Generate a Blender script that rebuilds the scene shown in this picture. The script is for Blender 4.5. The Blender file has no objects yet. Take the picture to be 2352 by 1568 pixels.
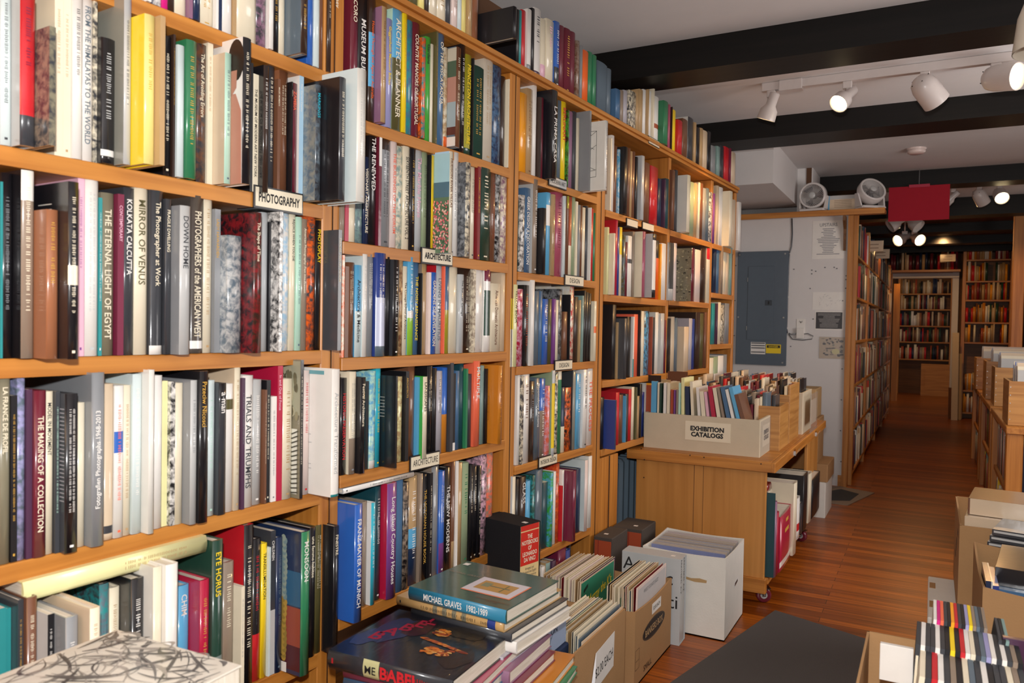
import bpy, math, random
from math import sin, cos, tan, atan, radians, pi, floor
from mathutils import Vector, Matrix, Euler
random.seed(7)
scene = bpy.context.scene
COL = bpy.data.collections.new('bookshop'); scene.collection.children.link(COL)

# ------------------------------------------------------------ camera
F_PX = 1780.0; CAM_H = 1.27
yaw = atan((2140-1176)/F_PX); roll = atan(.0175)
pitch = atan((784-(759.5-.0175*964))/F_PX)
fw = Vector((-sin(yaw)*cos(pitch), cos(yaw)*cos(pitch), -sin(pitch)))
rt0 = Vector((cos(yaw), sin(yaw), 0)); up0 = rt0.cross(fw)
rt = rt0*cos(roll)+up0*sin(roll); up = up0*cos(roll)-rt0*sin(roll)
CAMP = Vector((0, 0, CAM_H))
cd = bpy.data.cameras.new('camera'); cam = bpy.data.objects.new('camera', cd); COL.objects.link(cam)
cd.sensor_width = 36; cd.lens = 36*F_PX/2352; cd.clip_start = .05; cd.clip_end = 60
M = Matrix((rt, up, -fw)).transposed().to_4x4(); M.translation = CAMP
cam.matrix_world = M
scene.camera = cam
cd.dof.use_dof = True; cd.dof.focus_distance = 2.9; cd.dof.aperture_fstop = 5.6

# ------------------------------------------------------------ world, lights, exposure
w = bpy.data.worlds.new('world'); scene.world = w; w.use_nodes = True
w.node_tree.nodes['Background'].inputs[0].default_value = (1.0, .90, .80, 1)
w.node_tree.nodes['Background'].inputs[1].default_value = .38
scene.view_settings.view_transform = 'Standard'; scene.view_settings.look = 'None'
scene.view_settings.gamma = 1; scene.view_settings.use_curve_mapping = False
scene.view_settings.exposure = 0.0

def add_light(name, kind, loc, energy, color, radius=.03, aim=None, angle=70, blend=.5):
    l = bpy.data.lights.new(name, kind); l.energy = energy; l.color = color
    if kind in ('POINT', 'SPOT'): l.shadow_soft_size = radius
    if kind == 'SPOT': l.spot_size = radians(angle); l.spot_blend = blend
    o = bpy.data.objects.new(name, l); COL.objects.link(o); o.location = loc
    if aim is not None: o.rotation_euler = (Vector(aim)-Vector(loc)).to_track_quat('-Z', 'Y').to_euler()
    return o
WARM = (1.0, .56, .22)
add_light('camera_flash', 'POINT', CAMP+up*.17-fw*.02-rt*.02, 146, (1, .985, .97), .025)
# warm ceiling lighting of the part of the shop behind the photographer
a = add_light('shop_ceiling_light', 'AREA', (-.9, -.7, 2.5), 14, WARM, aim=(-.6, .8, 0)); a.data.size = 1.2
# daylight added to brighten the far shop, windows assumed in the unseen right wall
for loc_, sx_, sy_, e_ in (((1.86, 4.6, 1.55), 3.2, 1.2, 82), ((1.86, 9.3, 1.6), 2.2, 1.0, 16)):
    a = add_light('assumed_window_daylight', 'AREA', loc_, e_, (1.0, .95, .92), aim=(-1, loc_[1]+.3, 1.5)); a.data.shape = 'RECTANGLE'; a.data.size = sx_; a.data.size_y = sy_

# ------------------------------------------------------------ picture -> place
def ray(x, y): return fw + rt*((x-1176)/F_PX) + up*((784-y)/F_PX)
def onz(x, y, z):
    v = ray(x, y); return CAMP + v*((z-CAM_H)/v.z)
def onY(x, y, Y):
    v = ray(x, y); return CAMP + v*(Y/v.y)
def onX(x, y, X):
    v = ray(x, y); return CAMP + v*(X/v.x)
def proj(p):
    v = Vector(p)-CAMP; z = v.dot(fw)
    return 1176+F_PX*v.dot(rt)/z, 784-F_PX*v.dot(up)/z
class Plane:                     # a vertical front plane: u along it, n out of it, d its distance
    def __init__(s, th, d, flip=0):
        s.th = th; s.u = Vector((sin(th), cos(th), 0)); s.n = Vector((cos(th), -sin(th), 0)); s.d = d
    def hit(s, x, y, off=0.):
        v = ray(x, y); t = (s.d+off)/v.dot(s.n); p = CAMP+v*t
        return p.dot(s.u), p.z
    def pt(s, a, z, off=0.): return s.u*a + s.n*(s.d+off) + Vector((0, 0, z))
TH = radians(3.46)
WALL = Plane(TH, -1.46)
CARTP = Plane(0, -.60)

# ------------------------------------------------------------ colours
def lin(c): return c/12.92 if c <= .04045 else ((c+.055)/1.055)**2.4
def hexc(h): return tuple(lin(int(h[i:i+2], 16)/255) for i in (0, 2, 4))+(1,)
PAL = dict(white=('white','e6e2dc'), palewhite=('off-white','dfdcd4'), cream=('cream','e3d8bf'), ice=('pale blue-white','cfdcdc'),
 beige=('beige','d2bca0'), tan=('tan','b4946a'), taupe=('taupe','8f7e6e'), taupegrey=('grey-brown','8b8a80'), brown=('brown','6e4630'),
 darkbrown=('dark brown','35241c'), darktaupe=('dark grey-brown','4b443f'), copper=('copper-brown','9a6344'), black=('black','17161a'), nightblack=('blue-black','16181f'),
 charcoal=('charcoal','383a3f'), charcoal2=('dark grey','44464a'), grey=('grey','85878a'), silver=('silver-grey','b8b9b8'), icegrey=('light grey','b9bdbf'),
 lavgrey=('lilac-grey','aeaab2'), lavwhite=('pale lavender','c6cce4'), slate=('slate grey','5b6a76'), steel=('steel blue','44688c'), navy=('navy','1c2c4c'),
 navyblue=('royal blue','2b3f86'), nightblue=('midnight blue','1a2c48'), blue=('blue','2c62b8'), skyblue=('sky blue','5aa6d0'), sky=('pale blue','a4c8e0'),
 cyan=('cyan','2fb2c8'), teal=('teal','2b8a8c'), tealdark=('dark teal','17434c'), tealgrey=('grey-teal','7c9894'), mint=('mint','b5dcc9'), sage=('sage green','94a482'),
 green=('green','2e7a52'), leaf=('bright green','3fa33a'), lime=('lime green','8fc23c'), darkgreen=('dark green','1f4034'), olive=('olive','55502e'),
 olivegrey=('olive-grey','7c7763'), olivegold=('olive-gold','a29a2a'), yellow=('yellow','f0cf1c'), yellowpale=('pale yellow','ecdc86'), paleyellow=('pale yellow','e4e0a6'),
 amber=('amber','f2a01e'), gold=('gold','c89b40'), ochre=('ochre','c47a22'), orange=('orange','e8641e'), coral=('coral','ea6a4c'), rust=('rust','a5482a'),
 red=('red','c4202a'), darkred=('dark red','7c1a20'), crimson=('crimson','b0173c'), maroon=('maroon','6a2030'), wine=('wine red','72203c'), plum=('plum','4a2c46'),
 purple=('purple','7a4488'), lavender=('lavender','9a98c4'), mauve=('mauve','8e6680'), rose=('rose','a84e66'), pink=('pink','dfaec0'), whitepink=('pinkish white','e0cdc6'),
 magenta=('magenta','d0187c'), linen=('linen','c9bfae'), skyrust=('patterned','7a8a86'), cardboard=('brown','a9835a'))
def C(n): return hexc(PAL[n][1]) if n in PAL else hexc(n)
def words(n): return PAL[n][0]

# ------------------------------------------------------------ materials
def nt(name):
    m = bpy.data.materials.new(name); m.use_nodes = True
    t = m.node_tree; return m, t, t.nodes['Principled BSDF'], t.nodes.new, t.links.new
def paper_like(name, rough, coat=0, bump=0, bscale=300, spec=.5, vary=.06, metallic=0, sheen=0):
    m, t, b, N, L = nt(name)
    a = N('ShaderNodeAttribute'); a.attribute_name = 'Col'
    tc = N('ShaderNodeTexCoord'); n = N('ShaderNodeTexNoise'); n.inputs['Scale'].default_value = 22; n.inputs['Detail'].default_value = 4
    L(tc.outputs['Object'], n.inputs['Vector'])
    mr = N('ShaderNodeMapRange'); mr.inputs['To Min'].default_value = 1-vary; mr.inputs['To Max'].default_value = 1+vary
    L(n.outputs['Fac'], mr.inputs['Value'])
    mx = N('ShaderNodeVectorMath'); mx.operation = 'SCALE'; L(a.outputs['Color'], mx.inputs[0]); L(mr.outputs[0], mx.inputs['Scale'])
    L(mx.outputs[0], b.inputs['Base Color'])
    b.inputs['Roughness'].default_value = rough; b.inputs['Metallic'].default_value = metallic
    b.inputs['Specular IOR Level'].default_value = spec
    b.inputs['Coat Weight'].default_value = coat; b.inputs['Coat Roughness'].default_value = .12
    if bump:
        n2 = N('ShaderNodeTexNoise'); n2.inputs['Scale'].default_value = bscale; L(tc.outputs['Object'], n2.inputs['Vector'])
        bp = N('ShaderNodeBump'); bp.inputs['Strength'].default_value = bump; bp.inputs['Distance'].default_value = .002
        L(n2.outputs['Fac'], bp.inputs['Height']); L(bp.outputs[0], b.inputs['Normal'])
        if coat: L(bp.outputs[0], b.inputs['Coat Normal'])
    return m
M_GLOSS = paper_like('jacket_gloss', .32, .7, .18, 35)
M_SATIN = paper_like('cover_satin', .42, .15, .1, 60)
M_CLOTH = paper_like('cover_cloth', .8, 0, .5, 900, .3)
M_MAT = paper_like('matt_paint', .6, 0, .15, 120, .4)
M_METAL = paper_like('painted_metal', .35, .2, .03, 200)
M_STEEL = paper_like('bare_steel', .3, 0, .05, 200, .5, .04, 1)
M_CARD = paper_like('cardboard', .8, 0, .25, 160, .25, .05)
M_PLASTIC = paper_like('plastic', .25, .3, .02, 100)
def art_mat():
    m, t, b, N, L = nt('cover_art')
    a = N('ShaderNodeAttribute'); a.attribute_name = 'Col'; a2 = N('ShaderNodeAttribute'); a2.attribute_name = 'Col2'
    tc = N('ShaderNodeTexCoord'); n = N('ShaderNodeTexNoise'); n.inputs['Scale'].default_value = 60; n.inputs['Detail'].default_value = 8; n.inputs['Distortion'].default_value = .5; n.inputs['Roughness'].default_value = .62
    L(tc.outputs['Object'], n.inputs['Vector'])
    cr = N('ShaderNodeValToRGB'); cr.color_ramp.elements[0].position = .40; cr.color_ramp.elements[1].position = .60
    L(n.outputs['Fac'], cr.inputs['Fac'])
    mx = N('ShaderNodeMix'); mx.data_type = 'RGBA'; L(cr.outputs['Color'], mx.inputs['Factor']); L(a.outputs['Color'], mx.inputs['A']); L(a2.outputs['Color'], mx.inputs['B'])
    L(mx.outputs['Result'], b.inputs['Base Color']); b.inputs['Roughness'].default_value = .3; b.inputs['Coat Weight'].default_value = .6; b.inputs['Coat Roughness'].default_value = .15
    return m
M_ART = art_mat()
def pages_mat():
    m, t, b, N, L = nt('page_edges')
    tc = N('ShaderNodeTexCoord'); mp = N('ShaderNodeMapping'); mp.inputs['Scale'].default_value = (3, 1, 3)
    L(tc.outputs['Object'], mp.inputs['Vector'])
    n = N('ShaderNodeTexNoise'); n.inputs['Scale'].default_value = 700; n.inputs['Detail'].default_value = 1
    mp.inputs['Scale'].default_value = (.02, 1, .02); L(mp.outputs[0], n.inputs['Vector'])
    mx = N('ShaderNodeMix'); mx.data_type = 'RGBA'; L(n.outputs['Fac'], mx.inputs['Factor'])
    mx.inputs['A'].default_value = hexc('b4a48c'); mx.inputs['B'].default_value = hexc('efe9dc')
    L(mx.outputs['Result'], b.inputs['Base Color']); b.inputs['Roughness'].default_value = .8
    return m
M_PAGES = pages_mat()
def wood(name, c1, c2, axis, rough=.45, scale=1., knots=True, coat=.1):
    m, t, b, N, L = nt(name)
    tc = N('ShaderNodeTexCoord'); mp = N('ShaderNodeMapping'); s = [26, 26, 26]; s[axis] = 1.1
    mp.inputs['Scale'].default_value = [v*scale for v in s]; L(tc.outputs['Object'], mp.inputs['Vector'])
    n = N('ShaderNodeTexNoise'); n.inputs['Scale'].default_value = 1.6; n.inputs['Detail'].default_value = 6; n.inputs['Distortion'].default_value = .6
    L(mp.outputs[0], n.inputs['Vector'])
    cr = N('ShaderNodeValToRGB'); cr.color_ramp.elements[0].position = .3; cr.color_ramp.elements[1].position = .72
    cr.color_ramp.elements[0].color = hexc(c2); cr.color_ramp.elements[1].color = hexc(c1)
    L(n.outputs['Fac'], cr.inputs['Fac'])
    L(cr.outputs['Color'], b.inputs['Base Color'])
    b.inputs['Roughness'].default_value = rough; b.inputs['Coat Weight'].default_value = coat; b.inputs['Coat Roughness'].default_value = .3
    bp = N('ShaderNodeBump'); bp.inputs['Strength'].default_value = .15; bp.inputs['Distance'].default_value = .002
    L(n.outputs['Fac'], bp.inputs['Height']); L(bp.outputs[0], b.inputs['Normal'])
    return m
FIR = ('c9863a', 'a1611f')
W_Y = wood('fir_along', *FIR, 1); W_Z = wood('fir_upright', *FIR, 2); W_X = wood('fir_across', *FIR, 0)
PINE_X = wood('crate_pine_x', 'c9934f', 'a06a30', 0); PINE_Y = wood('crate_pine_y', 'c9934f', 'a06a30', 1)
W_DK = wood('back_board', '7d5026', '5c3816', 1, .6)
PLY_Z = wood('cart_plywood', 'cc8f4a', 'b07534', 2, .4, .5)
BEAM = wood('beam_black', '060504', '120e0c', 0, .5, .8, coat=.06)
BEAM.node_tree.nodes['Principled BSDF'].inputs['Specular IOR Level'].default_value = .25
def floor_mat():
    m, t, b, N, L = nt('floorboards')
    tc = N('ShaderNodeTexCoord'); br = N('ShaderNodeTexBrick')
    mp = N('ShaderNodeMapping'); L(tc.outputs['Object'], mp.inputs['Vector'])
    L(mp.outputs[0], br.inputs['Vector'])
    br.offset = .37; br.inputs['Scale'].default_value = 1; br.inputs['Brick Width'].default_value = 1.9; br.inputs['Row Height'].default_value = .062
    br.inputs['Mortar Size'].default_value = .0012; br.inputs['Mortar Smooth'].default_value = .2; br.inputs['Bias'].default_value = -.1
    br.inputs['Color1'].default_value = hexc('ac5c14'); br.inputs['Color2'].default_value = hexc('7a3a06'); br.inputs['Mortar'].default_value = hexc('2a1206')
    n = N('ShaderNodeTexNoise'); n.inputs['Scale'].default_value = 3; n.inputs['Detail'].default_value = 8
    mp2 = N('ShaderNodeMapping'); mp2.inputs['Scale'].default_value = (.7, 22, 1); L(tc.outputs['Object'], mp2.inputs['Vector']); L(mp2.outputs[0], n.inputs['Vector'])
    cr = N('ShaderNodeValToRGB'); cr.color_ramp.elements[0].position = .3; cr.color_ramp.elements[0].color = (.55, .45, .4, 1)
    cr.color_ramp.elements[1].position = .7; cr.color_ramp.elements[1].color = (1.15, 1.1, 1.05, 1)
    L(n.outputs['Fac'], cr.inputs['Fac'])
    mx = N('ShaderNodeMix'); mx.data_type = 'RGBA'; mx.blend_type = 'MULTIPLY'; mx.inputs['Factor'].default_value = 1
    L(br.outputs['Color'], mx.inputs['A']); L(cr.outputs['Color'], mx.inputs['B'])
    L(mx.outputs['Result'], b.inputs['Base Color']); b.inputs['Roughness'].default_value = .34
    bp = N('ShaderNodeBump'); bp.inputs['Strength'].default_value = .3; bp.inputs['Distance'].default_value = .002
    L(br.outputs['Fac'], bp.inputs['Height']); bp.invert = True; L(bp.outputs[0], b.inputs['Normal'])
    return m
M_FLOOR = floor_mat()
def plaster(name, c, rough=.75, bump=.25, scale=30):
    m, t, b, N, L = nt(name)
    tc = N('ShaderNodeTexCoord'); n = N('ShaderNodeTexNoise'); n.inputs['Scale'].default_value = scale; n.inputs['Detail'].default_value = 5
    L(tc.outputs['Object'], n.inputs['Vector'])
    cr = N('ShaderNodeValToRGB'); k = hexc(c); cr.color_ramp.elements[0].color = tuple(v*.93 for v in k[:3])+(1,); cr.color_ramp.elements[1].color = k
    L(n.outputs['Fac'], cr.inputs['Fac']); L(cr.outputs['Color'], b.inputs['Base Color']); b.inputs['Roughness'].default_value = rough
    bp = N('ShaderNodeBump'); bp.inputs['Strength'].default_value = bump; bp.inputs['Distance'].default_value = .004
    L(n.outputs['Fac'], bp.inputs['Height']); L(bp.outputs[0], b.inputs['Normal'])
    return m
M_WALL = plaster('white_wall', 'dcd8d6', .55, .1, 12); M_CEIL = plaster('ceiling_plaster', 'd6d4d4', .8, .3, 9)
M_RUG = plaster('grey_rug', '575250', .95, 1.0, 420); M_DARKWALL = plaster('dark_wall', '5a3a22', .8)
def emis(name, c, s):
    m, t, b, N, L = nt(name); b.inputs['Base Color'].default_value = (.02, .02, .02, 1)
    b.inputs['Emission Color'].default_value = c; b.inputs['Emission Strength'].default_value = s; return m
M_BULB = emis('lit_bulb', (1, .78, .42, 1), 22)
def glassy(name):
    m, t, b, N, L = nt(name); b.inputs['Base Color'].default_value = (.5, .52, .55, 1); b.inputs['Roughness'].default_value = .1
    b.inputs['Alpha'].default_value = .16; b.inputs['Specular IOR Level'].default_value = .9
    n = N('ShaderNodeTexNoise'); n.inputs['Scale'].default_value = 60; bp = N('ShaderNodeBump'); bp.inputs['Strength'].default_value = .4; bp.inputs['Distance'].default_value = .004
    L(n.outputs['Fac'], bp.inputs['Height']); L(bp.outputs[0], b.inputs['Normal']); return m
M_CLEAR = glassy('clear_plastic')

# ------------------------------------------------------------ mesh building
class MB:
    def __init__(s): s.v = []; s.f = []; s.m = []; s.c = []; s.c2 = []; s.sm = []; s.M = None
    def vert(s, p):
        s.v.append(tuple(s.M @ Vector(p)) if s.M is not None else tuple(p)); return len(s.v)-1
    def face(s, idx, col, mat=0, smooth=False, col2=None):
        s.f.append(idx); s.c.append(col); s.c2.append(col2 or col); s.m.append(mat); s.sm.append(smooth)
    def box(s, x0, x1, y0, y1, z0, z1, col='white', mat=0, col2=None):
        c = C(col) if isinstance(col, str) else col
        i = [s.vert(p) for p in ((x0,y0,z0),(x1,y0,z0),(x1,y1,z0),(x0,y1,z0),(x0,y0,z1),(x1,y0,z1),(x1,y1,z1),(x0,y1,z1))]
        for q in ((0,3,2,1),(4,5,6,7),(0,1,5,4),(1,2,6,5),(2,3,7,6),(3,0,4,7)): s.face([i[k] for k in q], c, mat, False, col2)
    def bev(s, x0, x1, y0, y1, z0, z1, col='white', mat=0, b=.002):      # box with chamfered upright edges and top
        c = C(col) if isinstance(col, str) else col
        def ring(z, k): return [s.vert(p) for p in ((x0+k,y0+b,z),(x0+b,y0+k,z),(x1-b,y0+k,z),(x1-k,y0+b,z),(x1-k,y1-b,z),(x1-b,y1-k,z),(x0+b,y1-k,z),(x0+k,y1-b,z))]
        R = [ring(z0, 0), ring(z1-b, 0), ring(z1, b*.9)]
        for a, q in ((0, 1), (1, 2)):
            for k in range(8): s.face([R[a][k], R[a][(k+1) % 8], R[q][(k+1) % 8], R[q][k]], c, mat)
        s.face(R[2], c, mat); s.face(R[0][::-1], c, mat)
    def poly(s, pts, col, mat=0, flip=False):
        i = [s.vert(p) for p in pts]; s.face(i[::-1] if flip else i, C(col) if isinstance(col, str) else col, mat)
    def prism(s, pts, d, col, mat=0):        # polygon pts extruded by vector d
        c = C(col) if isinstance(col, str) else col; d = Vector(d)
        a = [s.vert(p) for p in pts]; b = [s.vert(Vector(p)+d) for p in pts]; n = len(pts)
        s.face(a[::-1], c, mat); s.face(b, c, mat)
        for k in range(n): s.face([a[k], a[(k+1) % n], b[(k+1) % n], b[k]], c, mat)
    def lathe(s, prof, col, mat=0, seg=24, cap0=False, cap1=False, colors=None, smooth=True):   # prof [(r, z)]
        c = C(col) if isinstance(col, str) else col; R = []
        for r, z in prof: R.append([s.vert((r*cos(2*pi*k/seg), r*sin(2*pi*k/seg), z)) for k in range(seg)])
        for a in range(len(prof)-1):
            cc = c if not colors else C(colors[a])
            for k in range(seg): s.face([R[a][k], R[a][(k+1) % seg], R[a+1][(k+1) % seg], R[a+1][k]], cc, mat, smooth)
        if cap0: s.face(R[0][::-1], c, mat)
        if cap1: s.face(R[-1], c, mat)
    def tube(s, pts, r, col, mat=0, seg=8):
        c = C(col) if isinstance(col, str) else col; R = []; pts = [Vector(p) for p in pts]
        for i, p in enumerate(pts):
            d = (pts[min(i+1, len(pts)-1)]-pts[max(i-1, 0)]).normalized()
            a = d.cross(Vector((0, 0, 1)) if abs(d.z) < .9 else Vector((1, 0, 0))).normalized(); b = d.cross(a)
            R.append([s.vert(p+a*r*cos(2*pi*k/seg)+b*r*sin(2*pi*k/seg)) for k in range(seg)])
        for i in range(len(R)-1):
            for k in range(seg): s.face([R[i][k], R[i+1][k], R[i+1][(k+1) % seg], R[i][(k+1) % seg]], c, mat, True)
        s.face(R[0], c, mat); s.face(R[-1][::-1], c, mat)
    def mesh(s, name, mats):
        me = bpy.data.meshes.new(name); me.from_pydata(s.v, [], s.f)
        for m in mats: me.materials.append(m)
        me.polygons.foreach_set('material_index', s.m); me.polygons.foreach_set('use_smooth', s.sm)
        for an, src in (('Col', s.c), ('Col2', s.c2)):
            if an == 'Col2' and M_ART not in mats: continue
            at = me.color_attributes.new(an, 'FLOAT_COLOR', 'CORNER'); buf = []
            for f, c in zip(s.f, src): buf.extend(list(c)*len(f))
            at.data.foreach_set('color', buf)
        me.update(); return me
    def build(s, name, mats, parent=None, loc=None, rot=None):
        if not isinstance(mats, (list, tuple)): mats = [mats]
        o = bpy.data.objects.new(name, s.mesh(name, mats)); COL.objects.link(o)
        if parent is not None: o.parent = parent
        if loc is not None: o.location = loc
        if rot is not None: o.rotation_euler = rot
        return o
def empty(name, loc=(0, 0, 0), rot=(0, 0, 0)):
    o = bpy.data.objects.new(name, None); COL.objects.link(o); o.location = loc; o.rotation_euler = rot; o.empty_display_size = .05; return o
def tag(o, label, cat, group=None, kind=None):
    o['label'] = label; o['category'] = cat
    if group: o['group'] = group
    if kind: o['kind'] = kind
    return o
def struct(o): o['kind'] = 'structure'; return o
LETTER = {}
def flat_mat(cn, gl=False):
    k = (cn, gl)
    if k not in LETTER:
        m, t, b, N, L = nt('lettering_'+cn); b.inputs['Base Color'].default_value = C(cn); b.inputs['Roughness'].default_value = .4 if gl else .6
        LETTER[k] = m
    return LETTER[k]
def lettering(body, gh, maxw, cn, parent, M4, name='lettering', bold=0., shear=0., stretch=True, minx=.55):
    """flat letters, centred; x along the line, y up the glyphs, z out of the surface"""
    cu = bpy.data.curves.new('t', 'FONT'); cu.body = body; cu.size = 1; cu.resolution_u = 2; cu.offset = bold; cu.shear = shear
    cu.align_x = 'CENTER'; cu.align_y = 'CENTER'; cu.space_line = .95
    ob = bpy.data.objects.new('t', cu); me = bpy.data.meshes.new_from_object(ob)
    bpy.data.objects.remove(ob); bpy.data.curves.remove(cu)
    if not me.vertices: return None
    xs = [v.co.x for v in me.vertices]; ys = [v.co.y for v in me.vertices]; w0 = max(xs)-min(xs); h0 = max(ys)-min(ys)
    cx = (max(xs)+min(xs))/2; cy = (max(ys)+min(ys))/2
    sy = gh/h0; sx = sy
    if w0*sx > maxw:
        sx = maxw/w0
        if sx < sy*minx: sy = sx/minx
    T = M4 @ Matrix.Diagonal((sx, sy, 1, 1)) @ Matrix.Translation((-cx, -cy, 0))
    me.transform(T); me.materials.clear(); me.materials.append(flat_mat(cn)); me.name = name
    o = bpy.data.objects.new(name, me); COL.objects.link(o); o.parent = parent; return o
def frame(o, ex, ey):            # matrix from origin and the two in-plane directions
    ex = Vector(ex).normalized(); ey = Vector(ey).normalized(); ez = ex.cross(ey)
    m = Matrix((ex, ey, ez)).transposed().to_4x4(); m.translation = Vector(o); return m

# ------------------------------------------------------------ books
def cover_faces(mb, t, h, w, col, side, bands, art, gl, round_=True, soft=False, col2=None):
    """spine face at x=0 looking +x, book runs to x=-w, y 0..t, z 0..h; material slots 0 plain 1 art"""
    b = .0008 if soft or t < .009 else .0025
    bulge = 0 if soft or t < .012 else min(.14*t, .005)
    K = 1 if bulge == 0 else 6
    arc = [(-bulge+bulge*sin(pi*k/K) if K > 1 else 0, t*k/K) for k in range(K+1)]
    prof = [(-w, 0)] + arc + [(-w, t), (-w, t-b), (-b*1.3-bulge, t-b), (-b*1.3-bulge, b), (-w, b)]
    zs = sorted(set([0., h]+[max(0, min(h, f*h)) for a, q, _ in bands for f in (a, q)]))
    rings = [[mb.vert((x, y, z)) for x, y in prof] for z in zs]; n = len(prof)
    cs = C(side); c0 = C(col)
    for i in range(len(zs)-1):
        zm = (zs[i]+zs[i+1])/2/h; cc = c0
        for a, q, cn in bands:
            if a <= zm <= q: cc = C(cn)
        for k in range(n):
            spine = 1 <= k <= K
            outer = k == 0 or k == K+1
            isart = art and (spine or outer)
            mb.face([rings[i][k], rings[i][(k+1) % n], rings[i+1][(k+1) % n], rings[i+1][k]],
                    cc if spine else cs, 1 if isart and cc == c0 else 0, spine and K > 1, C(art) if art else None)
    mb.face(rings[0][::-1], cs, 0); mb.face(rings[-1], cs, 0)
    return b, bulge
def pages_faces(mb, t, h, w, b, bulge, soft, mat=0):
    k = .0005 if soft else .0035
    mb.box(-w+k, -b*1.3-bulge-.0004, b+.0002, t-b-.0002, k, h-k, 'cream', mat)
SPECS = []
def spec(**k): SPECS.append(k); return k
def book_matrix(s): return Matrix.Translation(s['loc']) @ Euler(s.get('rot', (0, 0, 0)), 'XYZ').to_matrix().to_4x4()
def make_book(s):
    t, h, w = s['t'], s['h'], s['w']
    root = empty('book', s['loc'], s.get('rot', (0, 0, 0)))
    mb = MB(); soft = s.get('soft', False)
    b, bu = cover_faces(mb, t, h, w, s['col'], s.get('side') or s['col'], s.get('bands', []), s.get('art'), 0, soft=soft)
    mats = [M_CLOTH if s.get('matte') else (M_SATIN if soft else M_GLOSS), M_ART]
    mb.build('cover', mats, root)
    p = MB(); pages_faces(p, t, h, w, b, bu, soft); p.build('page_block', M_PAGES, root)
    tc = s.get('tcol'); title = s.get('title')
    if title:
        e = Vector((0, 0, -1)) if not s.get('up') else Vector((0, 0, 1)); y = Vector((0, 1, 0)) if not s.get('up') else Vector((0, -1, 0))
        o = lettering(title, t*.5, h*s.get('k', .8), tc or 'charcoal', root, frame((.0006, t/2, h*.5), e, y), 'spine_title', bold=.012)
        zz = [v.co.z for v in o.data.vertices]; ln = max(zz)-min(zz)
        if ln < .6*h and not s.get('up'): o.data.transform(Matrix.Translation((0, 0, h*.93-max(zz))))
    elif tc:
        g = MB(); rr = random.Random(int(h*1e5+t*1e6)); cc = C(tc); z = h*(.86+.06*rr.random())
        x = .0005 if bu == 0 else bu*.0+.0004
        rows = 1 if t < .022 else rr.choice((1, 2))
        stop = h*rr.choice((.35, .25, .5)); gh = t*.34/rows
        while z > stop:                  # unreadable small print as short strokes
            l = gh*rr.uniform(.35, .6)
            for r_ in range(rows):
                yc = t*(.5 if rows == 1 else (.36 if r_ == 0 else .64)); hh = gh*rr.choice((.7, 1, 1))
                if rr.random() < .88: g.poly([(x, yc-hh/2, z), (x, yc-hh/2, z-l*.38), (x, yc+hh/2, z-l*.38), (x, yc+hh/2, z)], cc, 0, True)
            z -= l*(1.05 if rr.random() > .15 else 2.1)
        if rr.random() < .5: g.poly([(x, t*.35, h*.05), (x, t*.35, h*.035), (x, t*.65, h*.035), (x, t*.65, h*.05)], cc, 0, True)
        if g.f: g.build('spine_print', M_MAT, root)
    if s.get('pic'): cover_picture(s['pic'], root, s)
    tag(root, s['label'], 'book', s.get('group'))
    return root
def disc(cx, cz, rx, rz, y, n=20): return [(cx+rx*cos(2*pi*k/n), y, cz+rz*sin(2*pi*k/n)) for k in range(n)]
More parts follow.
